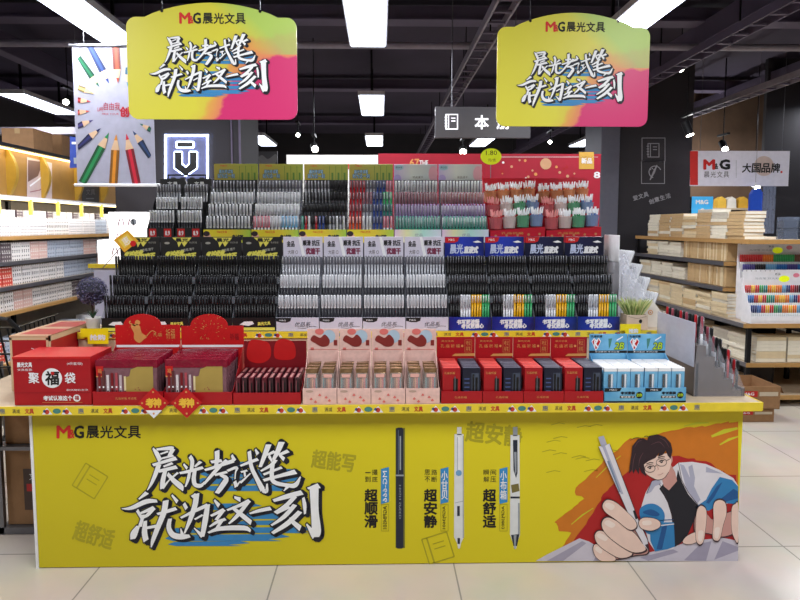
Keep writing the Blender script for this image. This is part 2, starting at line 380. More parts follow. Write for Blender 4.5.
spot(690, 135, 6.8, (3.9, 6.4, 1.2), 'bright spotlight beside the charcoal wall with chalk icons', 170)
spot(725, 149, 7.9, (4.2, 6.2, 1.2), 'bright spotlight in front of the white brand banner', 60)
spot(757, 188, 8.1, (4.6, 5.6, 1.2), 'bright spotlight below the white brand banner', 60)

# ================================================================ SLOGAN GRAPHICS (shared by the panel and the hanging signs)
SLW = M('slogan_white', (250, 252, 255), 0.5); SLB = M('slogan_shadow', (14, 18, 34), 0.5); SLS = M('slogan_blue_stroke', (52, 134, 190), 0.5)
SLL = M('slogan_pale_blue', (150, 196, 226), 0.5)
MGR = M('logo_red', (214, 34, 30), 0.5)
BRUSH = []
def _zone(ox, oy, sc, rows):
    for r in rows: BRUSH.append([(ox + r[i] / sc, oy + r[i + 1] / sc, r[i + 2] / sc) for i in range(0, len(r), 3)])
_zone(140, 435, 8, [(105, 108, 12, 135, 150, 32, 160, 205, 30), (135, 116, 14, 235, 106, 28, 268, 112, 32), (262, 115, 32, 235, 165, 24), (165, 152, 10, 222, 132, 12), (170, 188, 10, 265, 165, 16), (105, 240, 20, 200, 212, 22, 288, 186, 28),
    (150, 240, 34, 125, 310, 30, 90, 390, 20, 60, 440, 5), (190, 252, 12, 258, 226, 18), (150, 290, 22, 292, 256, 26), (200, 290, 28, 182, 370, 34, 176, 428, 28), (180, 425, 22, 238, 355, 6), (222, 312, 24, 270, 365, 34, 325, 412, 40, 342, 444, 8), (248, 348, 14, 302, 302, 14),
    (400, 172, 28, 418, 210, 28, 410, 285, 24), (350, 235, 14, 376, 266, 20), (484, 214, 24, 440, 252, 12), (320, 305, 16, 400, 288, 22, 502, 260, 20), (398, 290, 18, 386, 350, 22, 364, 412, 10), (438, 285, 26, 430, 350, 30, 442, 398, 30, 488, 405, 26, 516, 374, 8),
    (616, 128, 36, 616, 200, 32, 604, 262, 22), (570, 216, 20, 652, 205, 22), (520, 280, 16, 600, 256, 22, 742, 208, 28), (690, 200, 18, 600, 292, 26, 512, 392, 16), (600, 320, 16, 694, 296, 18), (640, 318, 18, 690, 348, 34, 662, 400, 38, 616, 464, 30)])
_zone(220, 435, 8, [(95, 162, 16, 116, 206, 30), (60, 286, 16, 134, 260, 20, 124, 300, 9, 120, 350, 7), (118, 372, 24, 130, 412, 26), (132, 408, 16, 162, 368, 5), (165, 246, 14, 225, 222, 20, 302, 194, 22), (170, 296, 13, 216, 284, 13), (196, 290, 14, 200, 330, 14), (164, 382, 16, 242, 308, 8),
    (234, 132, 26, 250, 250, 28, 290, 340, 30, 340, 436, 40), (340, 440, 34, 372, 450, 26, 376, 392, 10), (284, 116, 12, 302, 152, 26),
    (388, 78, 40, 362, 150, 34, 322, 254, 22), (378, 160, 14, 436, 132, 22), (392, 168, 22, 414, 208, 14), (492, 58, 44, 462, 130, 36, 428, 196, 22), (470, 160, 18, 544, 128, 26), (478, 160, 18, 512, 194, 28), (444, 200, 28, 410, 240, 24, 328, 288, 12), (350, 316, 16, 492, 260, 18),
    (350, 362, 20, 480, 326, 24, 604, 294, 36), (424, 220, 28, 414, 310, 30, 432, 376, 30, 540, 402, 26, 604, 400, 34, 642, 336, 8), (550, 402, 30, 512, 446, 6)])
_zone(115, 485, 8, [(254, 62, 30, 192, 112, 10), (56, 190, 4, 130, 184, 26, 250, 132, 34, 334, 128, 20), (178, 204, 22, 212, 262, 20), (200, 228, 14, 312, 182, 30), (306, 190, 26, 262, 238, 24, 212, 268, 12), (226, 240, 22, 200, 332, 26), (242, 290, 24, 236, 380, 40, 248, 444, 40),
    (186, 330, 24, 152, 390, 50, 142, 430, 34), (240, 346, 18, 334, 328, 22), (340, 232, 16, 420, 210, 24, 488, 188, 24), (406, 126, 42, 390, 220, 40, 342, 340, 36, 304, 440, 28, 290, 496, 6), (456, 82, 12, 498, 134, 26), (440, 272, 26, 430, 340, 34, 462, 398, 42, 530, 414, 40, 596, 408, 22), (540, 410, 30, 526, 350, 6),
    (552, 150, 24, 572, 188, 26), (652, 72, 40, 640, 160, 38, 600, 280, 30, 556, 386, 10), (528, 262, 14, 620, 216, 22, 742, 160, 26), (742, 158, 32, 722, 280, 40, 698, 412, 30), (696, 405, 30, 634, 346, 6), (640, 274, 12, 700, 240, 14), (617, 95, 20, 650, 78, 30)])
_zone(200, 480, 5.926, [(86, 120, 10, 112, 152, 22), (66, 212, 12, 142, 176, 20), (140, 178, 18, 96, 236, 16), (58, 276, 8, 100, 250, 16, 150, 232, 14), (50, 312, 10, 120, 288, 22, 260, 284, 26, 298, 302, 12), (130, 240, 16, 90, 300, 14), (205, 102, 12, 238, 116, 24), (162, 178, 10, 240, 148, 18, 292, 122, 20),
    (286, 128, 20, 222, 210, 20, 172, 258, 8), (194, 164, 16, 250, 210, 24, 302, 252, 24), (296, 198, 8, 350, 182, 18, 418, 168, 20), (436, 122, 16, 520, 96, 26, 604, 74, 26), (562, 98, 22, 512, 150, 22, 444, 192, 12), (452, 196, 14, 530, 160, 14), (562, 148, 22, 500, 216, 22, 424, 268, 10), (592, 188, 24, 520, 256, 26, 430, 314, 16), (530, 232, 18, 594, 286, 30),
    (612, 106, 14, 620, 150, 20, 622, 200, 10), (640, 50, 10, 704, 34, 30), (676, 46, 50, 680, 180, 42, 690, 300, 50, 684, 336, 34), (680, 330, 40, 632, 262, 6)])
def brush(mb, f, st, mat, l, ex=0.0, dx=0.0, dy=0.0, k=1.0):
    P = []
    n = len(st)
    for i in range(n - 1):
        g = lambda q: st[max(0, min(n - 1, q))]
        p0, p1, p2, p3 = g(i - 1), g(i), g(i + 1), g(i + 2)
        for j in range(4):
            t = j / 4; P.append([.5 * (2 * p1[a] + (p2[a] - p0[a]) * t + (2 * p0[a] - 5 * p1[a] + 4 * p2[a] - p3[a]) * t * t + (3 * p1[a] - p0[a] - 3 * p2[a] + p3[a]) * t ** 3) for a in (0, 1, 2)])
    P.append(list(st[-1]))
    for (a, b) in ((0, 1), (-1, -2)):      # run the ends on a little
        d = math.hypot(P[a][0] - P[b][0], P[a][1] - P[b][1]) or 1; e = ex + .25
        P[a][0] += (P[a][0] - P[b][0]) / d * e; P[a][1] += (P[a][1] - P[b][1]) / d * e
    L = []; Q = []
    for i, p in enumerate(P):
        a = P[max(0, i - 1)]; b = P[min(len(P) - 1, i + 1)]; ux, uy = b[0] - a[0], b[1] - a[1]; q = math.hypot(ux, uy) or 1; w = max(.3, p[2]) * k / 2 + ex
        sl = .35 * w if i in (0, len(P) - 1) else 0      # slanted brush ends
        L.append(f(p[0] - uy / q * w + dx + sl * ux / q, p[1] + ux / q * w + dy + sl * uy / q, l)); Q.append(f(p[0] + uy / q * w + dx - sl * ux / q, p[1] - ux / q * w + dy - sl * uy / q, l))
    m = len(P); mb.add(L + Q, [(i, i + 1, m + i + 1, m + i) for i in range(m - 1)], mat)
    if ex > .5: 
        for p in st: mb.disc(f, p[0] + dx, p[1] + dy, max(.3, p[2] / 2 * .9 + ex), mat, l + .02, n=9)
def slogan(mb, f, l0=1):
    """f maps the slogan frame (x 123..326, y 441..548, y down) to the surface"""
    for y0, xa, xb, h in ((462, 232, 268, 6), (470, 200, 300, 7), (478, 196, 306, 6), (486, 204, 302, 5), (504, 196, 262, 6), (513, 232, 300, 6), (521, 236, 300, 4), (528, 170, 318, 5), (535, 165, 290, 6), (542, 168, 250, 4)):
        pts = [(xa, y0 + h * .6), (xa + 6, y0), (xb - 10, y0 - 1), (xb, y0 + h * .3), (xb - 22, y0 + h * .7), (xb - 8, y0 + h), (xa + 8, y0 + h)]
        mb.flat(f, pts, SLS, l0 + .03 * (y0 % 7))
    n = len(BRUSH)
    for i, st in enumerate(BRUSH):
        for j, (dx, dy) in enumerate(((3.0, 2.0), (1.6, 1.1))): brush(mb, f, st, SLB, l0 + 1 + .08 * i / 2 + .02 * j, 1.0, dx, dy)
    for i, st in enumerate(BRUSH): brush(mb, f, st, SLB, l0 + 5 + .05 * i, 1.15)
    for i, st in enumerate(BRUSH): brush(mb, f, st, SLW, l0 + 10 + .05 * i, 0.12, k=1.06)
def brand(mb, f, x0, y0, x1, y1, l=1, dark=None):
    """red M, small ampersand, black G, four characters; box with y down"""
    dark = dark or INK; W = x1 - x0
    mb.text(f, 'M', x0, y1, x0 + W * .155, y0, MGR, l, bold=.045); mb.text(f, '&', x0 + W * .150, y1, x0 + W * .205, y0 + (y1 - y0) * .3, MGR if dark is INK else dark, l + 1, bold=.03)
    mb.text(f, 'G', x0 + W * .205, y1, x0 + W * .315, y0, dark, l, bold=.045)
    for i, c in enumerate('晨光文具'): mb.text(f, c, x0 + W * (.35 + .165 * i), y1 + .2, x0 + W * (.35 + .165 * i + .15), y0, dark, l, bold=.02)

# ================================================================ ISLAND: tabletop, front panel, tiers
TY = 2.75; TT = at(400, 405, TY).z          # top surface of the lower tier
TX0, TX1 = -2.08, at(762, 405, TY).x
TB = 4.75
T2Y = 3.30; T2Z = at(400, 331.5, T2Y).z; T2X0, T2X1 = -1.665, at(675, 331, T2Y).x
T3Y = 3.70; T3Z = 1.54
WOODT = M('pale_wood_laminate', (196, 176, 150), 0.45, var=.08)
isl = empty('display_island', 'long stepped sales island with yellow price rails filling the middle of the shop', 'display stand', (0, TY, 0))
def lo(mb, o=isl):
    L = o.location
    for i, v in enumerate(mb.v): mb.v[i] = (v[0] - L.x, v[1] - L.y, v[2] - L.z)
    return mb
PX0, PX1 = at(36, 500, 2.8).x, at(739, 500, 2.8).x
lo(MB().box(TX0, TX1, TY + .005, TB, TT - .036, TT, WOODT)).build('worktop', isl)
lo(MB().box(T2X0, T2X1, T2Y + .005, TB - .05, TT + .001, T2Z, WOODT)).build('middle_tier', isl)
lo(MB().box(-1.5, 1.30, T3Y + .01, TB - .1, T2Z + .001, T3Z, M('tier_core', (70, 66, 72), .6))).build('upper_tier', isl)
FR = M('frame_offwhite', (170, 165, 158), .5)
for x in (PX0 + .02, 0, PX1 - .04):
    lo(MB().box(x, x + .03, 2.84, 2.87, 0.0, TT - .037, FR).box(x, x + .03, TB - .1, TB - .07, 0.0, TT - .037, FR).box(x, x + .03, 2.87, TB - .1, .03, .06, FR)).build('leg', isl)
lo(MB().box(PX0 + .1, PX1 - .1, 3.9, 3.93, .06, TT - .037, DARKM)).build('inner_panel', isl)
# price rails with little printed offers
RL = {'r': M('rail_red_print', (196, 60, 40)), 'b': M('rail_blue_print', (70, 96, 150)), 'w': WHITE, 'k': M('rail_dark_print', (86, 74, 60)), 'g': M('rail_teal_print', (70, 130, 120))}
def rail(name, x0, x1, y, zt, hgt, unit):
    mb = MB().box(x0, x1, y - .004, y + .004, zt - hgt, zt, RAILY)
    f = face((0, y - .004, zt - hgt)); x = x0 + .02
    while x < x1 - unit:
        w = unit / 8
        mb.text(f, '满减', x, hgt * .25, x + w * .8, hgt * .75, RL['k'], 2)
        mb.text(f, '文具', x + w * 1.3, hgt * .22, x + w * 2.2, hgt * .8, RL['r'], 2, bold=.03)
        for q in (3.0, 5.0):
            mb.flat(f, [(x + w * q, hgt * .12), (x + w * (q + .55), hgt * .9), (x + w * (q + 1.1), hgt * .12)], RL['w'], 2)
            mb.disc(f, x + w * (q + .55), hgt * .42, w * .25, RL['r'], 3, n=10); mb.disc(f, x + w * (q + .3), hgt * .5, w * .16, RL['b'], 3, n=8)
        mb.disc(f, x + w * 4.55, hgt * .5, w * .42, RL['g'], 2, ry=hgt * .3, n=12)
        mb.text(f, '惠', x + w * 6.7, hgt * .2, x + w * 7.3, hgt * .8, RL['b'], 2)
        x += unit
    lo(mb).build(name, isl)
rail('price_rail', TX0, TX1, TY, TT + .002, at(400, 404.5, TY).z - at(400, 413, TY).z, .36)
rail('price_rail', T2X0, T2X1, T2Y, T2Z + .002, .036, .40)
# right hand rails seen end-on
lo(MB().box(TX1, TX1 + .006, TY, TB, TT - .036, TT + .002, RAILY)).build('price_rail', isl)

# ---- the yellow advert panel
PY = 2.80
fp = empty('advert_panel', 'large yellow advert panel along the island foot with a drawn student holding a pen', 'advert panel', ((PX0 + PX1) / 2, PY, 0))
PANM = ramp_mat('advert_yellow', [(0, (204, 188, 14)), (0.5, (220, 204, 16)), (1, (230, 212, 20))], 'X', .5, .25, 1.6, 3.6, .5)
o0 = fp.location
ptop = TT - .038
child_px(MB().box(PX0, PX1, PY, PY + .012, 0.004, ptop, PANM)).build('board', fp)
child_px(MB().box(PX0 - .014, PX0 - .001, PY - .002, PY + .03, 0.0, ptop, WHITE)).build('edge_strip', fp)
LD = 0.0003
pf = lambda u, v, l=1: at(u, v, PY - .0004 - l * LD)
GH = M('faded_olive_print', (176, 164, 26), .6)
mb = MB()
for t, x0, y0, x1, y1, r in (('超能写', 312, 452, 355, 470, .12), ('超安静', 466, 424, 522, 444, .1), ('超舒适', 74, 525, 114, 545, .28)):
    mb.text(pf, t, x0, y1, x1, y0, GH, 1, bold=.03, rot=r)
def outline_book(mb, c, s, r, m):
    P = [(-1, -1), (1, -1), (1, 1), (-1, 1)]; R2 = lambda p: (c[0] + s * (p[0] * math.cos(r) - p[1] * math.sin(r)), c[1] + s * (p[0] * math.sin(r) + p[1] * math.cos(r)))
    Q = [R2(p) for p in P]
    for i in range(4): mb.stroke(pf, [Q[i], Q[(i + 1) % 4]], 1.2, m, 1)
    for y in (-.4, 0): mb.stroke(pf, [R2((-.3, y)), R2((.6, y))], 1, m, 1)
    mb.stroke(pf, [R2((-.6, -1)), R2((-.6, 1))], 1.6, m, 1)
outline_book(mb, (90, 481), 13, .55, GH); outline_book(mb, (438, 548), 13, -.3, GH)
for q in range(14):
    x, y = 540 + RN.random() * 70, 424 + RN.random() * 60
    if x + (y - 424) < 640: mb.stroke(pf, [(x, y), (x + 8, y - 2), (x + 14, y - 1)], .7, GH, 1)
child_px(mb).build('faded_print', fp)
mb = MB(); brand(mb, pf, 57, 426, 141, 438, 2); child_px(mb).build('brand_lettering', fp)
mb = MB(); slogan(mb, pf, 2); child_px(mb).build('slogan_lettering', fp)
# three product blocks
def vtext(mb, f, s, x, y, w, h, mat, l, bold=0.0, gap=1.0):
    for i, c in enumerate(s): mb.text(f, c, x, y + (i + 1) * h * gap - h * (gap - 1), x + w, y + i * h * gap, mat, l, bold=bold)
f = pf
for x, small, big, tg, code in ((365, '一撮到底', '超顺滑', 'MG-666', 'AGPB4501'), (424.5, '思路不断', '超安静', '小甘贝', 'AGPJ3601'), (483.5, '瞬间解压', '超舒适', '小布箱', 'AGPJ3803')):
    y0 = 469.5; s = small; mb = MB()
    for c, dx, dy in ((s[0], 0, 0), (s[1], 7, 0), (s[2], 0, 7), (s[3], 7, 7)):
        if c == '一': mb.rect(pf, x + .3, y0 + 3.6, x + 5.6, y0 + 2.7, INK, 2)
        else: mb.text(pf, c, x + dx, y0 + dy + 5.6, x + dx + 5.6, y0 + dy, INK, 2, bold=.012)
    vtext(mb, pf, big, x - .3, 489.3, 12.6, 12, INK, 2, .035, 1.09)
    mb.flat(pf, [(x + 16, 469), (x + 24, 467), (x + 24, 502), (x + 16, 504)], BLUE, 2)
    if tg[0] == 'M':   # turned a quarter
        g = lambda a, b, l=1: pf(x + 24 - b, 470 + a, l)
        mb.text(g, tg, 1, 2, 32, 6.2, WHITE, 3, bold=.02)
    else: vtext(mb, pf, tg, x + 17, 471, 6, 9, WHITE, 3, .02, 1.08)
    frame_px(mb, pf, x + 16.3, 504.5, x + 23.7, 531, .5, GH, 2)
    g = lambda a, b, l=1, x=x: pf(x + 23 - b, 506 + a, l)
    mb.text(g, code, 0, 1.2, 23, 5, INK, 3)
    child_px(mb).build('product_lettering', fp)
NAVY = M('pen_navy_print', (22, 32, 52), .35); PALE = M('pen_white_print', (224, 226, 226), .4); SIL = M('pen_silver_print', (150, 156, 164), .4)
mb = MB()   # navy capped pen
mb.rect(pf, 395.6, 428, 405, 548, M('pen_shadow_print', (120, 118, 40)), 1)
mb.flat(pf, [(396, 429.5), (397.5, 427.5), (402, 427.5), (403.5, 429.5), (403.5, 547), (402, 548.6), (397.5, 548.6), (396, 547)], NAVY, 2)
mb.rect(pf, 395.8, 476.2, 403.7, 474.6, SIL, 3); mb.rect(pf, 399.6, 470, 401, 436, SIL, 3); mb.rect(pf, 398, 474, 398.7, 430, M('pen_gleam', (90, 104, 130)), 3)
g = lambda a, b, l=1: pf(401.6 - b, 485 + a, l); mb.text(g, 'HIGH SPEED', 0, .6, 34, 2.6, SIL, 3)
child_px(mb).build('printed_pen', fp)
mb = MB()   # white retractable pen
mb.rect(pf, 457, 435, 461.5, 427, PALE, 2); mb.flat(pf, [(454.5, 434), (463.5, 434), (464, 537), (461, 543), (460, 548.5), (458, 548.5), (457, 543), (454, 537)], PALE, 2)
mb.rect(pf, 457.5, 475, 460.5, 437, WHITE, 3); mb.stroke(pf, [(457.5, 437), (457.5, 474)], .5, SIL, 4); mb.disc(pf, 458.8, 473, 3, M('pen_blue_badge', (110, 160, 200)), 5)
mb.rect(pf, 457.2, 516, 459.8, 506, NAVY, 3); mb.rect(pf, 457.5, 544, 460, 538, NAVY, 3); mb.stroke(pf, [(463.2, 436), (463.2, 538)], .8, SIL, 3); mb.stroke(pf, [(455, 503), (463.5, 501)], .5, SIL, 3)
child_px(mb).build('printed_pen', fp)
mb = MB()   # white and grey pen with clip and brown mark
mb.rect(pf, 513, 436, 517.5, 427, SIL, 2); mb.flat(pf, [(510.5, 435), (519.5, 435), (520, 535), (517.6, 542), (516, 549), (514.4, 549), (512.5, 542), (510, 535)], PALE, 2)
mb.flat(pf, [(513, 440), (517.5, 440), (517.5, 473), (516, 478), (513.5, 470)], NAVY, 3); mb.flat(pf, [(514, 452), (516.6, 452), (516.4, 472), (515.2, 475)], SIL, 4)
mb.flat(pf, [(511, 485), (518.5, 483.5), (519.5, 491), (512, 493)], M('pen_brown_badge', (120, 108, 54)), 3); mb.rect(pf, 510.5, 498.5, 519.8, 496.5, NAVY, 3)
mb.rect(pf, 518, 534, 519.8, 503, SIL, 3); mb.flat(pf, [(511, 535), (519.5, 534), (517, 546), (513.5, 546)], NAVY, 3); mb.flat(pf, [(513.6, 535), (516.5, 535), (515.4, 549), (514.5, 549)], SIL, 4)
child_px(mb).build('printed_pen', fp)
# the drawn student: traced in a 3.636x enlargement whose corner is (530, 420)
A = lambda x, y, l=1: pf(530 + x / 3.636, 420 + y / 3.636, l)
c_ = lambda n, rgb: M('drawing_' + n, rgb, .55, var=.04)
OR, RE, LY = c_('orange', (208, 118, 22)), c_('red', (176, 20, 24)), c_('lemon', (206, 204, 40))
SK, SK2, SK3 = c_('skin', (240, 208, 192)), c_('skin_shade', (204, 150, 140)), c_('skin_light', (250, 228, 216))
HR, HR2, WJ, WJ2, BJ, BJ2, TE, PP, PP2, OUT = c_('hair', (44, 24, 32)), c_('hair_gleam', (96, 58, 66)), c_('jacket_white', (226, 222, 228)), c_('jacket_shade', (176, 176, 196)), c_('jacket_blue', (44, 128, 186)), c_('jacket_deep_blue', (22, 84, 144)), c_('shirt_black', (20, 20, 32)), c_('paper', (206, 200, 212)), c_('paper_shade', (166, 160, 180)), c_('outline', (60, 36, 44))
mb = MB(); EX = (PX1 - .0006); 
def clampA(pts):  # keep the print on the board
    xr = (738.4 - 530) * 3.636; yb = 513
    return [(min(p[0], xr), min(p[1], yb)) for p in pts]
def jag(pts, amp=10, n=4):
    out = []
    for a, b in zip(pts, pts[1:]):
        for k in range(n):
            t = k / n; o = (RN.random() - .5) * 2 * amp
            out.append((a[0] + (b[0] - a[0]) * t + o, a[1] + (b[1] - a[1]) * t - o * .5))
    return out + [pts[-1]]
def pg(pts, m, l, sm=False, j=0):
    if j: pts = jag(pts, j) 
    if sm: pts = spline(pts, 5)
    mb.flat(A, clampA(pts), m, l)
pg(jag([(110, 470), (150, 410), (95, 400), (92, 370), (150, 325), (190, 290), (160, 250), (230, 190), (285, 130), (325, 105), (360, 68), (430, 62), (500, 40), (560, 30), (640, 22), (700, 10), (757, 6)], 8) + [(757, 513), (110, 513)], OR, 1)
for a, b, w in (((560, 22), (650, 10), 8), ((660, 60), (755, 30), 16), ((690, 90), (757, 60), 9), ((150, 380), (230, 320), 5), ((240, 210), (330, 130), 4)):
    mb.stroke(A, [a, ((a[0] + b[0]) / 2, (a[1] + b[1]) / 2 - 4), b], w, LY, 2, taper=True)
pg(jag([(130, 480), (190, 400), (240, 320), (265, 270), (320, 220), (360, 185), (420, 170), (480, 150), (520, 130), (580, 138), (640, 150), (700, 190), (750, 200)], 7) + [(755, 513), (120, 513)], RE, 3)
pg([(20, 513), (60, 490), (120, 460), (180, 430), (215, 442), (260, 470), (330, 490), (430, 482), (520, 462), (580, 440), (640, 434), (700, 428), (757, 440), (757, 513)], PP, 4)
for q in ([(60, 513), (190, 440), (205, 448), (120, 513)], [(230, 513), (250, 475), (300, 492), (310, 513)], [(400, 500), (520, 470), (540, 480), (430, 512)], [(560, 510), (620, 450), (660, 440), (640, 512)], [(670, 508), (700, 440), (757, 462), (757, 475)]): pg(q, PP2, 5)
# body
pg([(420, 265), (444, 222), (470, 215), (540, 155), (590, 152), (640, 160), (690, 182), (740, 212), (757, 240), (757, 300), (700, 305), (640, 330), (600, 350), (520, 470), (455, 478), (430, 440), (415, 380), (400, 340), (405, 315)], WJ, 6)
pg([(485, 232), (505, 252), (530, 225), (538, 180), (552, 225), (575, 270), (612, 312), (602, 352), (575, 415), (548, 448), (526, 462), (520, 400), (514, 345), (500, 300), (487, 275), (470, 250)], TE, 7)
pg([(600, 318), (640, 290), (660, 250), (690, 207), (735, 218), (757, 242), (757, 308), (700, 300), (650, 330)], BJ, 7, False)
pg([(640, 300), (680, 240), (700, 225), (670, 280), (650, 305)], BJ2, 8); pg([(690, 290), (740, 250), (757, 260), (757, 285), (700, 300)], BJ2, 8)
pg([(576, 170), (590, 162), (600, 210), (592, 280)], WJ2, 8); pg([(640, 170), (700, 195), (640, 190)], WJ2, 8); pg([(545, 160), (560, 165), (620, 290), (606, 306), (570, 255)], WJ2, 7)
pg([(436, 400), (470, 372), (523, 372), (527, 460), (500, 470), (455, 478), (438, 440)], BJ, 8); pg([(460, 470), (480, 390), (500, 380), (480, 470)], BJ2, 9)
mb.stroke(A, [(470, 384), (524, 378)], 4, WJ, 10); mb.stroke(A, [(472, 365), (522, 362)], 3, BJ2, 9)
pg([(425, 268), (442, 222), (470, 215), (478, 232), (455, 240), (440, 262)], WJ2, 8); mb.stroke(A, [(424, 268), (443, 222), (470, 214)], 2, OUT, 9)
mb.stroke(A, [(470, 232), (492, 270), (512, 330), (522, 372)], 2, OUT, 9); mb.stroke(A, [(540, 156), (552, 220), (575, 262), (612, 310)], 2, OUT, 9)
pg([(398, 335), (412, 312), (445, 304), (475, 318), (490, 345), (484, 378), (466, 402), (440, 416), (415, 400)], BJ, 9, True); pg([(410, 335), (440, 325), (470, 340), (462, 350), (430, 345)], BJ2, 10, True)
# neck, head, hair
pg([(478, 205), (514, 165), (528, 190), (535, 222), (505, 256), (486, 240)], SK2, 9)
pg([(408, 172), (420, 150), (470, 128), (500, 122), (512, 140), (512, 165), (503, 190), (488, 210), (464, 217), (440, 207), (420, 192)], SK, 11, True)
pg([(505, 135), (516, 132), (518, 150), (509, 160)], SK2, 10, True)
HAIR = [(360, 196), (362, 170), (368, 130), (372, 95), (392, 70), (412, 66), (426, 74), (432, 58), (462, 52), (492, 62), (512, 84), (518, 112), (511, 142), (500, 128), (494, 110), (484, 126), (466, 134), (470, 118), (456, 138), (430, 150), (414, 162), (418, 186), (424, 206), (406, 192), (398, 172), (396, 198), (384, 178), (376, 196), (372, 180)]
pg(HAIR, HR, 13)
for a in ([(380, 100), (392, 80), (410, 72)], [(470, 64), (492, 76), (506, 100)], [(440, 90), (470, 80), (490, 100)], [(372, 190), (376, 150), (384, 120)], [(395, 168), (400, 140), (412, 118)]): mb.stroke(A, a, 2.4, HR2, 14, True, True)
mb.stroke(A, [(362, 76), (380, 66), (400, 66), (420, 82)], 2.5, HR, 13, True, True); mb.stroke(A, [(432, 62), (424, 58), (415, 60)], 2.5, HR, 13)
# features
for cx, cy in ((436, 176), (478, 154)):
    mb.stroke(A, [(cx - 10, cy - 3), (cx, cy - 8), (cx + 10, cy - 6)], 3, HR, 14); mb.disc(A, cx, cy - 2, 5, HR, 14, 4.5, 14); mb.disc(A, cx - 1, cy - 3, 1.5, SK3, 15, n=8)
    mb.stroke(A, [(cx - 13, cy - 16), (cx, cy - 21), (cx + 12, cy - 20)], 3, HR, 14)
    mb.stroke(A, [(cx + 19 * math.cos(t * .35), cy + 14 * math.sin(t * .35)) for t in range(19)], 1.8, OUT, 16)
mb.stroke(A, [(453, 170), (461, 163)], 2, OUT, 16); mb.stroke(A, [(496, 148), (508, 142)], 2, OUT, 16)
mb.stroke(A, [(462, 168), (468, 180), (463, 182)], 2, SK2, 14); mb.stroke(A, [(464, 200), (474, 199), (484, 193)], 2.2, SK2, 14); mb.stroke(A, [(440, 208), (464, 218), (488, 211), (504, 190)], 2, OUT, 13, True)
# hands and pen
def finger(pts, tip=None, l=16, m=SK):
    mb.flat(A, clampA(spline([( (p[0] - sum(q[0] for q in pts) / len(pts)) * 1.06 + sum(q[0] for q in pts) / len(pts), (p[1] - sum(q[1] for q in pts) / len(pts)) * 1.08 + sum(q[1] for q in pts) / len(pts)) for p in pts], 5)), OUT, l)
    mb.flat(A, clampA(spline(pts, 5)), m, l + 1)
    if tip: mb.flat(A, clampA(spline(tip, 5)), SK3, l + 2)
finger([(300, 395), (350, 372), (395, 400), (430, 478), (380, 492), (310, 505), (262, 480)], None, 14, SK2)
finger([(230, 472), (238, 452), (268, 465), (308, 498), (306, 512), (268, 515), (242, 500)], [(236, 470), (244, 460), (262, 474), (256, 486)], 16)
finger([(236, 420), (252, 403), (286, 415), (330, 448), (372, 486), (330, 502), (280, 478), (246, 450)], [(242, 422), (256, 412), (282, 428), (272, 440)], 18)
finger([(262, 372), (280, 355), (312, 366), (372, 405), (402, 440), (420, 472), (372, 480), (305, 440), (268, 402)], [(270, 376), (284, 364), (310, 380), (296, 392)], 20)
mb.flat(A, [(248, 62), (268, 57), (280, 90), (260, 98)], WJ2, 22)
mb.flat(A, [(249, 97), (290, 86), (398, 372), (428, 436), (433, 478), (408, 448), (384, 402)], WJ, 22); mb.flat(A, [(262, 95), (272, 92), (340, 270), (330, 268)], WJ2, 23)
mb.flat(A, [(280, 150), (288, 148), (330, 262), (324, 262)], c_('clip_blue_grey', (120, 140, 166)), 24); mb.stroke(A, [(249, 97), (384, 402), (410, 450)], 2, OUT, 24); mb.stroke(A, [(290, 88), (398, 372), (428, 436), (433, 476)], 2, OUT, 24)
mb.flat(A, [(374, 330), (382, 328), (392, 358), (384, 362)], TE, 24); mb.flat(A, [(418, 454), (430, 450), (433, 478)], OUT, 25)
finger([(264, 312), (280, 291), (312, 300), (352, 334), (382, 366), (386, 390), (360, 398), (312, 362), (276, 336)], [(272, 312), (284, 300), (308, 312), (296, 328)], 26)
finger([(396, 372), (412, 356), (450, 358), (472, 371), (470, 390), (440, 402), (406, 394)], [(410, 368), (438, 366), (440, 380), (412, 382)], 28)
finger([(602, 352), (640, 342), (664, 362), (700, 345), (748, 335), (752, 400), (700, 424), (640, 410), (604, 420)], None, 14, SK2)
finger([(556, 440), (574, 420), (608, 408), (616, 434), (590, 450), (564, 450)], None, 16)
finger([(607, 332), (620, 312), (638, 322), (642, 352), (637, 402), (630, 442), (616, 452), (604, 434), (603, 380)], [(613, 405), (630, 405), (624, 440), (612, 436)], 18)
finger([(668, 308), (688, 291), (710, 302), (714, 340), (702, 382), (690, 432), (672, 437), (664, 420), (668, 370)], [(672, 395), (690, 392), (684, 428), (672, 426)], 18)
finger([(734, 322), (746, 306), (757, 310), (757, 440), (741, 425), (733, 390)], None, 18)
child_px(mb).build('illustration', fp)

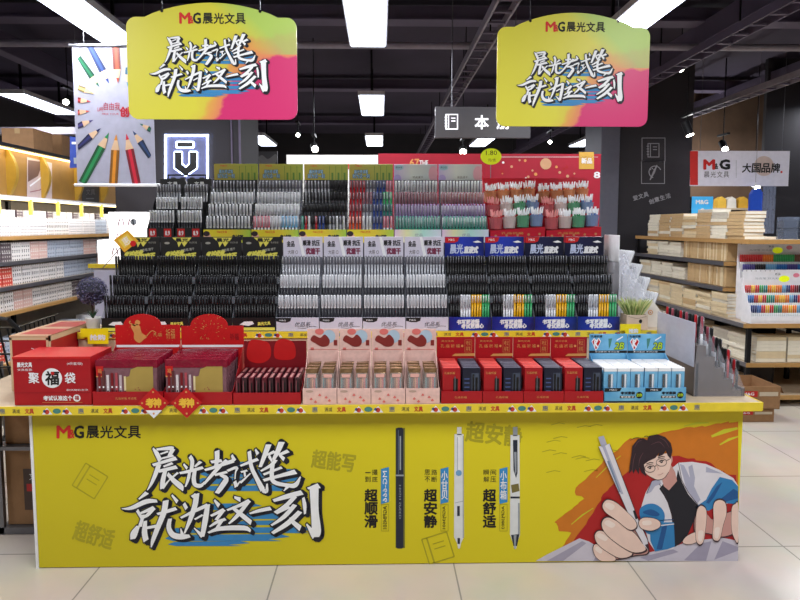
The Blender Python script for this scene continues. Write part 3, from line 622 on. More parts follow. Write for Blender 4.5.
# ================================================================ HANGING SIGNS
def hang_mat():
    m = bpy.data.materials.new('sign_print'); m.use_nodes = True; nt = m.node_tree; b = nt.nodes['Principled BSDF']; b.inputs['Roughness'].default_value = .4
    tc = nt.nodes.new('ShaderNodeTexCoord'); sp = nt.nodes.new('ShaderNodeSeparateXYZ'); nt.links.new(tc.outputs['Object'], sp.inputs[0])
    nz = nt.nodes.new('ShaderNodeTexNoise'); nz.inputs['Scale'].default_value = 7; nz.inputs['Detail'].default_value = 5; nt.links.new(tc.outputs['Object'], nz.inputs['Vector'])
    def mth(op, a, bb=None, cc=None):
        n = nt.nodes.new('ShaderNodeMath'); n.operation = op
        for i, x in enumerate((a, bb, cc)):
            if x is None: continue
            if isinstance(x, (int, float)): n.inputs[i].default_value = x
            else: nt.links.new(x, n.inputs[i])
        return n.outputs[0]
    nn = mth('MULTIPLY_ADD', nz.outputs['Fac'], .16, -.08)
    X, Z = sp.outputs['X'], sp.outputs['Z']
    t = mth('ADD', mth('MINIMUM', mth('SUBTRACT', mth('ADD', X, mth('MULTIPLY', Z, .55)), 0.20), mth('SUBTRACT', mth('MULTIPLY_ADD', X, .25, .305), Z)), nn)   # >0 = inside pink
    t = mth('ADD', mth('MINIMUM', mth('MULTIPLY_ADD', Z, -.55, mth('SUBTRACT', X, 0.0)), mth('SUBTRACT', mth('MULTIPLY_ADD', X, .10, .27), Z)), nn)
    r = nt.nodes.new('ShaderNodeValToRGB'); e = r.color_ramp.elements; r.color_ramp.interpolation = 'LINEAR'
    e[0].position = .36; e[0].color = lin((214, 206, 62)); e[1].position = .515; e[1].color = lin((206, 44, 108))
    for p, c in ((.42, (212, 196, 66)), (.45, (220, 160, 76)), (.50, (222, 134, 90))): q = e.new(p); q.color = lin(c)
    nt.links.new(mth('ADD', t, .5), r.inputs[0])
    g = mth('MULTIPLY', mth('SUBTRACT', mth('ADD', X, Z), .52), 4.0); gm = nt.nodes.new('ShaderNodeMix'); gm.data_type = 'RGBA'; gm.clamp_factor = True
    nt.links.new(mth('MULTIPLY', mth('MINIMUM', mth('MAXIMUM', g, 0), .55), mth('GREATER_THAN', Z, .30)), gm.inputs[0]); nt.links.new(r.outputs[0], gm.inputs[6]); gm.inputs[7].default_value = lin((130, 200, 110))
    nt.links.new(gm.outputs[2], b.inputs['Base Color'])
    b.inputs['Emission Strength'].default_value = 0.08; nt.links.new(gm.outputs[2], b.inputs['Emission Color'])
    return m
SIGNM = hang_mat(); EYE = M('eyelet_metal', (50, 46, 44), .3, .8); WIRE = M('steel_wire', (110, 110, 116), .4, .6)
def hanging_sign(u0, u1, vt, vb, vs, Y, lab):
    x0, x1 = at(u0, 60, Y).x, at(u1, 60, Y).x; zt = at((u0 + u1) / 2, vt, Y).z; zb = at((u0 + u1) / 2, vb, Y).z; zs = at(u0, vs, Y).z
    W = x1 - x0; H = zt - zb; cx = (x0 + x1) / 2
    t = empty('hanging_sign', lab, 'hanging sign', (cx, Y, zb), group='yellow hanging signs')
    r = .045; pts = []
    def arc(ax, az, a0, a1, n=6): return [(ax + r * math.cos(a0 + (a1 - a0) * i / n), az + r * math.sin(a0 + (a1 - a0) * i / n)) for i in range(n + 1)]
    hs = zs - zb; hw = W / 2
    pts += arc(-hw + r, r, PI * 1.5, PI) + arc(-hw + r, hs - r, PI, PI / 2)
    pts += [(-hw * .78 + hw * 1.56 * i / 18, hs + (H - hs) * math.sin(PI * i / 18) ** .8) for i in range(19)]
    pts += arc(hw - r, hs - r, PI / 2, 0) + arc(hw - r, r, 0, -PI / 2)
    MB().prism(pts, -.004, .004, SIGNM).build('board', t)
    mb = MB(); k = W / 168.0
    f = lambda a, b, l=1: Vector((a * k, -.0045 - l * .0004, b * k))
    brand(mb, lambda a, b, l=1: f(a, -b, l), -31, -(H / k - 10), 34, -(H / k - 20), 2); mb.build('brand_lettering', t)
    mb = MB(); S = .585
    g = lambda a, b, l=1: f((a - 224.5) * S - 1.5, (548 - b) * S * (1.0) + 21, l)
    slogan(mb, g, 2); mb.build('slogan_lettering', t)
    for s in (-1, 1):
        ex = s * hw * .575; ez = hs + (H - hs) * .42
        MB().disc(lambda a, b, l: f(a, b, l), ex / k, ez / k, 1.5, EYE, 4).build('eyelet', t)
        MB().tube((ex, 0, ez), (ex, 0, ZC - zb), .0010, WIRE, seg=5).build('hanging_wire', t)
hanging_sign(127.5, 297, 3, 119.5, 17, 2.9, 'yellow and pink hanging sign with arched top, in front of the pencil banner')
hanging_sign(497, 649, 13, 126.5, 27, 3.18, 'yellow and pink hanging sign with arched top, in front of the grey notebook sign')
# grey notebook sign
Y = 5.2; p0 = at(435, 138, Y); p1 = at(531, 107, Y)
t = empty('notebook_sign', 'dark grey hanging department sign with a white notebook icon', 'hanging sign', ((p0.x + p1.x) / 2, Y, p0.z)); o0 = t.location
child_px(MB().box(p0.x, p1.x, Y, Y + .03, p0.z, p1.z, M('sign_grey_acrylic', (66, 64, 68), .3, emit=.02))).build('board', t, bevel=.004)
mb = MB(); f = fpx(Y - .001); WE = M('lit_white_print', (235, 235, 240), .5, emit=.6); book_icon(mb, f, 446, 114.5, 457.5, 129, 1.1, WE)
mb.text(f, '本', 475, 129, 488.5, 115.5, WE, 1, bold=.03); mb.text(f, '册', 497, 129, 510, 115.5, WE, 1, bold=.03); child_px(mb).build('lettering', t)
for u in (452, 515): child_px(MB().tube((at(u, 107, Y).x, Y + .015, p1.z), (at(u, 107, Y).x, Y + .015, ZC), .005, WIRE, seg=5)).build('hanging_wire', t)
# pencil banner
Y = 4.62; p0 = at(77.5, 185, Y); p1 = at(151.5, 46, Y)
t = empty('pencil_banner', 'tall pale banner with a ring of coloured pencils hanging above the left shelves', 'banner', ((p0.x + p1.x) / 2, Y, p0.z)); o0 = t.location
child_px(MB().box(p0.x, p1.x, Y, Y + .006, p0.z, p1.z, M('banner_grey_white', (172, 172, 192), .6))).build('cloth', t)
child_px(MB().tube((p0.x - .02, Y, p0.z), (p1.x + .03, Y, p0.z), .012, WHITE).tube((p0.x - .02, Y, p1.z), (p1.x + .02, Y, p1.z), .012, GREYM)).build('hanging_rod', t)
for u in (84, 145): child_px(MB().tube((at(u, 50, Y).x, Y, p1.z), (at(u, 50, Y).x, Y, ZC), .002, WIRE, seg=5)).build('hanging_wire', t)
mb = MB(); f = fpx(Y - .001, .0008)
B = lambda x, y, l=1: f(60 + x / 4, 40 + y / 4, l)
TIPW = M('pencil_wood', (222, 186, 150)); 
def pencil(tip, tail, w, rgb, nm):
    m = M('pencil_' + nm, rgb); md = M('pencil_dark_' + nm, tuple(int(c * .6) for c in rgb))
    T = Vector(tip); E = Vector(tail); d = (E - T).normalized(); n = Vector((-d.y, d.x)); w2 = w / 2
    a = T + d * w * 1.9; q = T + d * w * .75
    def cl(p): return (min(max(p.x, 71), 364), min(max(p.y, 26), 576))
    mb.flat(B, [cl(T), cl(q + n * w2 * .4), cl(q - n * w2 * .4)], m, 3)
    mb.flat(B, [cl(q + n * w2 * .4), cl(a + n * w2), cl(a - n * w2), cl(q - n * w2 * .4)], TIPW, 3)
    for s0, s1, mm in ((-1, -.35, md), (-.35, .4, m), (.4, 1, md)): mb.flat(B, [cl(a + n * w2 * s0), cl(E + n * w2 * s0), cl(E + n * w2 * s1), cl(a + n * w2 * s1)], mm, 2)
for a in (((158, 188), (72, 70), 26, (22, 104, 70), 'green_dark'), ((197, 175), (120, 20), 30, (34, 66, 140), 'blue'), ((232, 174), (222, 24), 30, (190, 72, 40), 'rust'), ((270, 188), (275, 110), 26, (60, 140, 170), 'teal'),
          ((138, 215), (72, 190), 22, (226, 200, 120), 'cream'), ((124, 246), (66, 240), 22, (200, 50, 60), 'red_a'), ((120, 284), (66, 290), 22, (214, 80, 70), 'coral'), ((134, 320), (66, 345), 24, (70, 60, 130), 'violet'),
          ((164, 352), (66, 430), 28, (44, 48, 110), 'navy'), ((196, 370), (90, 572), 34, (30, 140, 80), 'green'), ((225, 376), (213, 575), 34, (222, 140, 30), 'orange'), ((265, 374), (306, 575), 34, (206, 24, 54), 'red'),
          ((290, 362), (364, 466), 28, (30, 60, 110), 'blue_dark'), ((318, 334), (364, 360), 20, (20, 110, 90), 'sea')): pencil(*a)
child_px(mb).build('pencil_print', t)
mb = MB(); RP = M('banner_red_print', (190, 40, 60)); mb.text(B, '自由我', 175, 281, 240, 250, RP, 2); mb.text(B, 'LIFE', 150, 285, 172, 270, RP, 2); mb.text(B, '创', 240, 306, 275, 268, RP, 2, bold=.05); mb.text(B, 'FREE YOUR', 168, 300, 235, 292, RP, 2)
child_px(mb).build('lettering', t)
# white + red boards over the back of the island
Y = 4.95; p0 = at(287, 200, Y); p1 = at(378, 155, Y)
t = empty('white_header_board', 'plain white header board with small red lettering behind the yellow pen displays', 'sign board', ((p0.x + p1.x) / 2, Y, 1.4)); o0 = t.location
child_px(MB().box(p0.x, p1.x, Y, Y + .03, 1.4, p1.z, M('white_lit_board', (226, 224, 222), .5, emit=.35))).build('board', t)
child_px(MB().box(p0.x + .02, p0.x + .05, Y + .03, Y + .06, 0, p1.z, DARKM).box(p1.x - .05, p1.x - .02, Y + .03, Y + .06, 0, p1.z, DARKM)).build('leg', t)
mb = MB(); f = fpx(Y - .001); mb.text(f, 'M&G', 345, 169, 357, 164, MGR, 1, bold=.04); mb.text(f, '文具', 361, 169, 371, 164, INK, 1, bold=.03); child_px(mb).build('lettering', t)
p0 = at(378.5, 200, Y); p1 = at(601, 154, Y)
t = empty('red_header_board', 'wide red display board with gold discs rising behind the pastel pen displays', 'sign board', ((p0.x + p1.x) / 2, Y, 1.2)); o0 = t.location
child_px(MB().box(p0.x, p1.x, Y, Y + .03, 1.2, p1.z, M('crimson_board', (164, 16, 44), .5, emit=.04))).build('board', t)
child_px(MB().box(p0.x + .02, p0.x + .05, Y + .03, Y + .06, 0, p1.z, DARKM).box(p1.x - .05, p1.x - .02, Y + .03, Y + .06, 0, p1.z, DARKM)).build('leg', t)
mb = MB(); f = fpx(Y - .001, .001)
mb.text(f, '67', 410, 166, 419, 159, GOLD, 1, bold=.05); mb.text(f, 'THE', 419.5, 165.5, 428, 160.5, WHITE, 1, bold=.03)
PGOLD = M('pale_gold_disc', (206, 160, 120)); mb.disc(f, 545.8, 163.8, 5.6, PGOLD); mb.rect(f, 579, 169, 594, 152, M('gold_plaque', (206, 160, 66)), 1); mb.text(f, '新品', 581.5, 163.5, 592, 158, WHITE, 2, bold=.03)
for i in range(26):
    x, y = 494 + RN.random() * 100, 160 + RN.random() * 18
    if abs(x - 546) > 8 and x < 577: mb.disc(f, x, y, .8 + RN.random() * 1.1, RN.choice([GOLD, PGOLD, WHITE, RED]), 1, n=7)
mb.rect(f, 492, 157.2, 598, 156.8, WHITE, 1); mb.text(f, '8', 594, 178, 600, 172, WHITE, 1, bold=.05)
child_px(mb).build('lettering', t)
# lime price tag
Y = 4.2; c = at(491, 156.5, Y); t = empty('price_tag', 'oval lime green handwritten price tag on a stalk above the pastel displays', 'price tag', c); o0 = t.location; f = fpx(Y - .003)
mb = MB().disc(f, 491, 156.5, 10.5, M('lime_card', (206, 226, 30), .5, emit=.25), 1, 8.2); child_px(mb).build('card', t)
mb = MB().text(f, '1.80', 486, 155, 497, 150.5, INK, 2).text(f, '元/支', 488, 161.5, 496, 158.5, INK, 2); child_px(mb).build('lettering', t)
child_px(MB().tube((c.x, Y + .002, at(491, 150, Y).z), (c.x, Y + .002, T3Z + .0), .003, WIRE, seg=5)).build('stalk', t)
# portrait poster
Y = 7.6; p0 = at(247, 185, Y); p1 = at(277, 151, Y); t = empty('grey_poster', 'dim grey photographic poster behind the second yellow pen display', 'poster', ((p0.x + p1.x) / 2, Y, 0)); o0 = t.location
child_px(MB().box(p0.x, p1.x, Y, Y + .05, 0, p1.z, M('poster_dark', (50, 50, 54)))).build('board', t)
mb = MB(); f = fpx(Y - .001); G1 = M('poster_grey', (122, 122, 124)); mb.rect(f, 248, 175, 276, 151.5, M('poster_mid_grey', (74, 74, 78)), 1)
mb.flat(f, [(249, 154), (256, 158), (262, 155), (268, 159), (276, 154), (276, 163), (268, 167), (258, 164), (250, 167)], G1, 2, True); mb.flat(f, [(254, 168), (266, 166), (272, 172), (256, 174)], G1, 2, True); child_px(mb).build('print', t)

# ================================================================ PENS
def pen_mesh(name, cap, barrel, capfrac=.36, L=.142, r=.0066, clip=None, tip=None, cap_top=True):
    """stick pen standing upright, cap (top) end up; built at the origin as a finished thing, then copied"""
    mb = MB(); zc = L * (1 - capfrac)
    mb.lathe([(r * .62, 0), (r * .9, L * .02), (r * .9, zc)], barrel, 8)
    mb.lathe([(r, zc), (r * 1.02, zc + .001), (r * 1.0, L * .96), (r * .7, L)], cap, 8)
    mb.box(-r * .28, r * .28, -r * 1.55, -r * 1.1, L * (1 - capfrac * .85), L * .97, clip or cap)
    mb.box(-r * .28, r * .28, -r * 1.2, 0, L * .94, L * .97, clip or cap)
    if tip: mb.lathe([(r * 1.03, L * .45), (r * 1.03, L * .5)], tip, 8)
    return mb
PENC = {}
def pen_proto(key):
    if key in PENC: return PENC[key]
    K = M('pen_black', (17, 16, 19), .42); S = M('pen_silver', (176, 178, 186), .3, .2); D = M('pen_dark_grip', (46, 46, 54), .4); Wt = M('pen_white', (226, 228, 232), .35)
    sp = dict(black=(K, K, M('pen_clip_grey', (44, 44, 50), .3, .3)), silver=(Wt, D, S), silverdark=(D, S, S), blackgrey=(K, K, M('pen_clip_pale', (120, 122, 130), .3)),
              white=(Wt, Wt, S), yellow=(M('pen_yellow', (232, 176, 20), .35),) * 2 + (Wt,), green=(M('pen_green', (60, 168, 104), .35),) * 2 + (Wt,),
              lightblue=(M('pen_light_blue', (110, 178, 220), .35), Wt, S), pink=(M('pen_pink', (224, 120, 140), .35), Wt, S), red=(M('pen_red', (170, 26, 36), .35),) * 2 + (S,),
              blue=(M('pen_blue', (36, 62, 130), .35),) * 2 + (S,), orange=(M('pen_orange', (206, 76, 36), .35),) * 2 + (Wt,), greyp=(M('pen_grey', (112, 112, 120), .35), S, S),
              rose=(M('pen_rose', (150, 70, 84), .35), Wt, S), lilac=(M('pen_lilac', (160, 128, 184), .35), Wt, S), mint=(M('pen_mint', (40, 150, 128), .35), Wt, S), beige=(Wt, M('pen_beige', (190, 170, 170), .35), S),
              teal=(M('pen_teal', (20, 110, 100), .35),) * 2 + (S,))[key]
    frac = {'silver': .52, 'white': .6, 'lightblue': .5, 'rose': .6, 'lilac': .6, 'mint': .6, 'beige': .6, 'pink': .5}.get(key, .36)
    PENC[key] = pen_mesh(key, sp[0], sp[1], frac, clip=sp[2])
    PENC[key] = [PENC[key], None]
    return PENC[key]
def put_pen(key, name, loc, rot, label, group):
    pr = pen_proto(key)
    if pr[1] is None:
        o = pr[0].build(name, smooth=True); pr[1] = o
        o.location = loc; o.rotation_euler = rot; return tag(o, label, 'pen', group)
    return inst(pr[1], name, loc, rot, label, 'pen', group)

# ---- stepped pen display
def cascade(label, loc, w, steps, lip, dstep, total, bodym, headm, head_h, art, frontm, fart, lipm=CLEAR, rz=0.0, h0=.055, sidem=None, group='stepped pen displays', name='pen_display', gap=.03):
    """steps: heights of the pen floors from front to back; returns world transform for the pens"""
    t = empty(name, label, 'pen display', loc, rz, group); n = len(steps); dep = gap + dstep * n
    b = MB()
    for k, z in enumerate(steps):
        y0 = .012 + dstep * k
        b.box(-w / 2 + .003, w / 2 - .003, y0, y0 + dstep, 0.0, z, bodym)
    b.box(-w / 2 + .003, w / 2 - .003, dep - .02, dep, 0, total - head_h + .02, bodym)
    b.build('tray', t)
    prof = [(0, 0), (dep, 0), (dep, total - head_h + .01)]
    for k in reversed(range(n)): prof += [(.005 + dstep * k + dstep * .9, steps[k] + .12), (.005 + dstep * k, steps[k] + lip)]
    prof.append((0, steps[0] + lip * .7))
    for s in (-1, 1): MB().prism(prof, s * w / 2 - .0012, s * w / 2 + .0012, sidem or lipm, axis='x').build('side_panel', t)
    for k, z in enumerate(steps):
        if k: MB().box(-w / 2 + .004, w / 2 - .004, dstep * k + .008, dstep * k + .0105, z - .02, z + lip, lipm).build('shelf_lip', t)
    f = MB().box(-w / 2 + .001, w / 2 - .001, -.004, .008, 0, h0 + .02, frontm).build('front_card', t)
    if fart: fart(face((0, -.0045, 0)), w, h0 + .02).build('front_lettering', f)
    h = MB().box(-w / 2 + .002, w / 2 - .002, dep + .001, dep + .006, total - head_h, total, headm).build('header_card', t, bevel=.002)
    if art: art(face((0, dep + .0005, total - head_h)), w, head_h).build('header_lettering', h)
    return t, dep
def fill(t, w, steps, dstep, npen, keyf, labf, grpf, name='gel_pen', lean=0.0, jitter=.004, skip=0.0):
    L = t.location; rz = t.rotation_euler.z; c, s = math.cos(rz), math.sin(rz); pitch = (w - .012) / npen
    for k, z in enumerate(steps):
        for i in range(npen):
            if RN.random() < skip: continue
            x = -w / 2 + .006 + pitch * (i + .5); y = .012 + dstep * k + .015 + (RN.random() - .5) * .002
            px = L.x + x * c - y * s; py = L.y + x * s + y * c
            key, nm = keyf(k, i)
            put_pen(key, nm, (px, py, L.z + z + .001), (lean + (RN.random() - .5) * .015, (RN.random() - .5) * .03, rz), labf(k, i), grpf(k, i))
ROWN3 = ['front row', 'middle row', 'top row']; ROWN4 = ['lowest row', 'second lowest row', 'second highest row', 'top row']
UW = (at(619, 330, 3.33).x - at(102, 330, 3.33).x) / 12
UX = [at(102, 330, 3.33).x + UW * (i + .5) for i in range(12)]
S2 = [.055, .163, .268]; DS2 = .078
YEP = M('header_yellow_print', (222, 214, 90)); HB = M('header_black', (16, 15, 17), .5); BLKB = M('tray_black', (15, 15, 17), .4)
def art_black(f, w, h):
    mb = MB(); wh = M('header_grey_print', (150, 148, 140))
    mb.flat(f, [(-.05, h * .97), (.065, h * .97), (.04, h * .78), (.02, h * .62), (.006, h * .78), (-.012, h * .60), (-.02, h * .8)], YEP, 1)
    mb.text(f, '晨光', -.03, h * .80, .045, h * .95, HB, 2, bold=.05)
    mb.text(f, '考试必备', -.09, h * .30, .02, h * .46, YEP, 1, bold=.10, shear=.5, rot=.14)
    mb.text(f, '顺滑速干', -.04, h * .12, .085, h * .34, YEP, 1, bold=.10, shear=.5, rot=.14)
    mb.text(f, '中性笔 速干', .0, h * .46, .08, h * .56, wh, 1, bold=.04, rot=.14); mb.disc(f, -.08, h * .76, .016, wh, 1, .007)
    mb.text(f, '考试专用', .05, h * .74, .095, h * .82, wh, 1); return mb
def fart_black(f, w, h):
    mb = MB(); mb.flat(f, [(-.08, h * .5), (-.055, h * .72), (-.01, h * .74), (0, h * .55), (-.03, h * .4)], WHITE, 1); mb.text(f, '晨光文具', .02, h * .45, .09, h * .7, YEP, 1, bold=.05, rot=.06); mb.rect(f, -w / 2 + .005, .004, w / 2 - .005, h * .28, YEP, 1); return mb
HS = M('header_silver', (206, 202, 218), .4); TRS = M('tray_smoke', (96, 96, 106), .35); INKP = M('plum_ink', (120, 40, 70))
def art_silver(f, w, h):
    mb = MB(); mb.text(f, '金品', -.095, h * .58, -.05, h * .82, INK, 1, bold=.03); mb.text(f, '顺滑 抗压', .0, h * .62, .1, h * .86, INK, 1, bold=.03); mb.text(f, '优速干', .018, h * .26, .10, h * .52, INKP, 1, bold=.06)
    mb.text(f, '大容 ○', -.09, h * .26, -.03, h * .44, RL['k'], 1); mb.flat(f, [(-.028, h), (-.012, h), (.02, 0), (.0, 0)], WHITE, 1); return mb
def fart_silver(f, w, h):
    mb = MB(); mb.flat(f, [(-w / 2 + .001, h * .99), (-.035, h * .99), (-.04, h * .74), (-.06, h * .64), (-.09, h * .64), (-w / 2 + .001, h * .74)], INK, 1); mb.text(f, 'M&G', -.10, h * .74, -.065, h * .86, WHITE, 2)
    for i, c in enumerate('优品系'): mb.text(f, c, -.015 + i * .03, h * .32, .011 + i * .03, h * .66, INK, 1, shear=.3)
    mb.stroke(f, [(.0, h * .24), (.04, h * .2), (.07, h * .34), (.105, h * .32)], .002, INK, 1, True); return mb
HBL = [ramp_mat('header_blue', [(0, (20, 34, 120)), (.5, (34, 58, 176)), (1, (20, 28, 90))], 'X', .4, .5, 14, .24, .5), ramp_mat('header_navy', [(0, (14, 18, 50)), (.5, (24, 26, 66)), (1, (12, 14, 34))], 'X', .4, .5, 14, .24, .5)]
def art_blue(f, w, h):
    mb = MB(); mb.flat(f, [(-w / 2 + .004, h * .98), (-.03, h * .98), (-.04, h * .8), (-.06, h * .74), (-w / 2 + .004, h * .74)], BRED, 1); mb.text(f, 'M&G', -.095, h * .82, -.06, h * .92, WHITE, 2)
    mb.text(f, '晨光', -.085, h * .28, -.008, h * .68, M('header_pale_print', (190, 200, 230)), 1, bold=.03); mb.text(f, '直液式', .0, h * .30, .082, h * .58, WHITE, 1, bold=.07, shear=.15)
    mb.flat(f, [(.05, h * .78), (.08, h * .84), (.105, h * .76), (.07, h * .74)], WHITE, 1); return mb
def fart_blue(f, w, h):
    mb = MB(); mb.text(f, '书写更流畅', -.075, h * .48, .05, h * .82, WHITE, 1, bold=.06, rot=.03, shear=.1); mb.text(f, '考试更顺心', -.05, h * .16, .075, h * .5, WHITE, 1, bold=.06, rot=.03, shear=.1); return mb
where_b = ['leftmost', 'second from the left', 'third from the left', 'rightmost, beside the silver ones,']
protos = {}
for i in range(12):
    kind = i // 4; j = i % 4; x = UX[i]; loc = (x, 3.325, T2Z + .001)
    if kind == 0:
        lab = ['black tiered pen display behind the potted ball plant', 'black tiered pen display behind the red header with gold animal', 'black tiered pen display behind the plain red round header', 'black tiered pen display next to the silver ones'][j]
        hm, tm, art, fart, fm = HB, BLKB, art_black, fart_black, HB
    elif kind == 1:
        lab = 'silver tiered pen display, ' + ['next to the black ones', 'second from the black ones', 'third from the black ones', 'next to the blue-headed ones'][j]
        hm, tm, art, fart, fm = HS, TRS, art_silver, fart_silver, HS
    else:
        lab = ['pen display with bright blue header next to the silver ones', 'pen display with bright blue header, second from the silver ones', 'pen display with dark navy header, third from the silver ones', 'pen display with dark navy header beside the grass plant'][j]
        hm, tm, art, fart, fm = HBL[0 if j < 2 else 1], BLKB, art_blue, fart_blue, HBL[0]
    key = (kind, hm)
    if key in protos:
        t = clone(protos[key], loc=loc, label=lab)
    else:
        t, dep = cascade(lab, loc, UW - .003, S2, .022, DS2, .520, tm, hm, .14 if kind else .155, art, fm, fart, lipm=CLEAR); protos[key] = t
    npen = 13 if kind == 1 else 15
    if kind == 0: kf = lambda k, i2: ('black', 'black_gel_pen')
    elif kind == 1: kf = lambda k, i2: (('silver', 'silver', 'greyp')[k], 'silver_gel_pen')
    else: kf = lambda k, i2: ('blackgrey', 'rollerball_pen') if k else ((['blackgrey'] * 4 + ['white'] * 4 + ['yellow'] * 4 + ['green'] * 3)[i2], 'rollerball_pen')
    kn = ['black gel pen', 'silver gel pen', 'rollerball pen'][kind]
    short = lab.split(' pen display')[0].replace('tiered', '').strip()
    tail = lab.replace('tiered ', '')
    sn = ['black display behind the ball plant', 'black display behind the gold animal header', 'black display behind the sparkling header', 'black display next to the silver ones', 'silver display next to the black ones', 'second silver display from the black ones', 'third silver display from the black ones', 'silver display next to the blue ones', 'first blue display from the silver ones', 'second blue display from the silver ones', 'first navy display from the blue ones', 'navy display by the grass plant'][i]
    def labf(k, i2):
        c = {'white': 'white ', 'yellow': 'yellow ', 'green': 'green ', 'blackgrey': 'black ', 'black': '', 'silver': '', 'silverdark': ''}[kf(k, i2)[0]] if kind == 2 else ''
        return c + kn + ', %s of ' % ROWN3[k] + sn
    fill(t, UW - .003, S2, DS2, npen, kf, labf, lambda k, i2: 'pens of ' + tail)
# ---- upper tier: four yellow, two pastel
SN3 = ['upper yellow display by the black racks', 'second upper yellow display', 'third upper yellow display', 'upper yellow display by the pastel ones', 'upper pastel display by the yellow ones', 'upper pastel display by the red stands']
W3 = (at(489, 232, 3.72).x - at(203, 232, 3.72).x) / 6; X3 = [at(203, 232, 3.72).x + W3 * (i + .5) for i in range(6)]
S3 = [.02, .097, .174, .251]; D3 = .058
OLV = ramp_mat('header_olive_yellow', [(0, (176, 160, 60)), (1, (150, 168, 64))], 'X', .5, .3, 8, .3, .5); OLV2 = ramp_mat('front_yellow_green', [(0, (230, 214, 40)), (.6, (226, 200, 50)), (1, (160, 200, 70))], 'X', .5, .3, 8, .3, .5)
PAS = ramp_mat('header_pastel', [(0, (196, 180, 224)), (.4, (214, 220, 216)), (.75, (190, 200, 204)), (1, (216, 170, 186))], 'X', .5, .1, 3, .3, .5); PASG = ramp_mat('front_mint_pastel', [(0, (226, 196, 220)), (.25, (228, 226, 170)), (.6, (176, 222, 206)), (1, (214, 214, 226))], 'X', .5, .2, 3, .3, .5)
PG = M('print_dim_green', (90, 130, 50))
def art_yel(f, w, h):
    mb = MB(); mb.text(f, '晨光考试笔', -.11, h * .5, -.02, h * .70, SLB, 1, bold=.08); mb.text(f, '就为这一刻', -.12, h * .26, -.01, h * .48, SLB, 1, bold=.08); mb.text(f, '晨光考试笔', -.11, h * .5, -.02, h * .70, SLL, 2, bold=.015); mb.text(f, '就为这一刻', -.12, h * .26, -.01, h * .48, SLL, 2, bold=.015); mb.text(f, 'M&G', -.1, h * .86, -.06, h * .95, MGR, 1)
    for x in (.035, .075, .115): mb.rect(f, x - .013, h * .1, x - .010, h * .9, PG, 1); mb.rect(f, x, h * .12, x + .012, h * .55, PG, 1)
    return mb
def fart_yel(f, w, h):
    mb = MB(); mb.disc(f, -.12, h * .45, .022, M('tiny_skin', (224, 170, 150)), 1, h * .3); mb.disc(f, -.125, h * .68, .020, HR, 2, h * .2); mb.text(f, 'M&G文具', -.06, h * .72, .0, h * .92, MGR, 1); mb.text(f, '考试笔', .03, h * .2, .1, h * .6, SLB, 1, bold=.04); return mb
def art_pas(f, w, h):
    mb = MB(); mb.disc(f, .115, h * .5, .03, M('pastel_rose', (216, 160, 176)), 1, h * .4); mb.disc(f, -.12, h * .1 + .02, .025, M('pastel_lilac', (176, 160, 216)), 1); mb.disc(f, -.11, h * .82, .03, M('pastel_aqua', (160, 200, 216)), 1, h * .14); mb.text(f, '晨光文具', -.13, h * .78, -.09, h * .88, INK, 2); mb.text(f, '优品速干', -.02, h * .26, .05, h * .38, RL['k'], 2); mb.text(f, 'QUICK DRY', -.05, h * .12, .08, h * .19, RL['k'], 2); return mb
def fart_pas(f, w, h):
    mb = MB(); mb.text(f, '优品', -.02, h * .4, .03, h * .7, SIL, 1); return mb
T3 = {0: lambda k, i: ['silver', 'silver', 'silver', 'greyp'][k], 1: lambda k, i: [('pink' if i < 5 else 'white' if i < 8 else 'lightblue'), 'white', 'white', 'greyp'][k],
      2: lambda k, i: [(['mint', 'red', 'white', 'black', 'red', 'blue', 'blue', 'black', 'greyp', 'greyp', 'beige', 'greyp', 'beige'][i]), 'black', 'black', ('greyp' if i < 8 else 'black')][k],
      3: lambda k, i: [('orange' if i < 4 else 'beige' if i < 7 else 'blue' if i < 10 else 'pink'), ('red' if i < 4 else 'greyp' if i < 7 else 'blue' if i < 10 else 'teal'), ('red' if i < 4 else 'rose' if i < 7 else 'blue' if i < 10 else 'green'), ('red' if i < 5 else 'greyp' if i < 8 else 'blue' if i < 11 else 'pink')][k],
      4: lambda k, i: ['mint', 'lilac', 'rose', 'beige'][k], 5: lambda k, i: ['mint', 'lilac', 'rose', 'beige'][k]}
CN = dict(silver='silver', greyp='grey', pink='pink', white='white', lightblue='light blue', mint='mint green', red='red', black='black', blue='blue', beige='cream', orange='orange', rose='rose', lilac='lilac', teal='teal', green='green')
l3 = ['upper yellow-header display of silver pens beside the black accessory rack', 'upper yellow-header display of white pens with pink and light blue', 'upper yellow-header display of mostly black pens', 'upper yellow-header display of red, blue and orange pens', 'upper pastel-header pen display beside the yellow ones', 'upper pastel-header pen display beside the red pen stands']
pr3 = {}
for i in range(6):
    loc = (X3[i], 3.722, T3Z + .001); k2 = i >= 4
    kk3 = (k2, i in (0, 2)); k2_ = k2
    if kk3 in pr3: t = clone(pr3[kk3], loc=loc, label=l3[i])
    else:
        t, dep = cascade(l3[i], loc, W3 - .004, S3, .016, D3, .507, (BLKB if i in (0, 2) else TRS), PAS if k2 else OLV, .125, art_pas if k2 else art_yel, PASG if k2 else OLV2, fart_pas if k2 else fart_yel, lipm=CLEAR, h0=.06, group='upper pen displays'); pr3[kk3] = t
    nm = 'pastel_pen' if k2 else 'ballpoint_pen'
    kf = lambda k, i2, i=i: (T3[i](k, i2), nm)
    fill(t, W3 - .004, S3, D3, 13 if not k2 else 14, kf, lambda k, i2, i=i: CN[T3[i](k, i2)] + ' pen, %s of the ' % ROWN4[k] + SN3[i], lambda k, i2, i=i: 'pens of ' + l3[i])
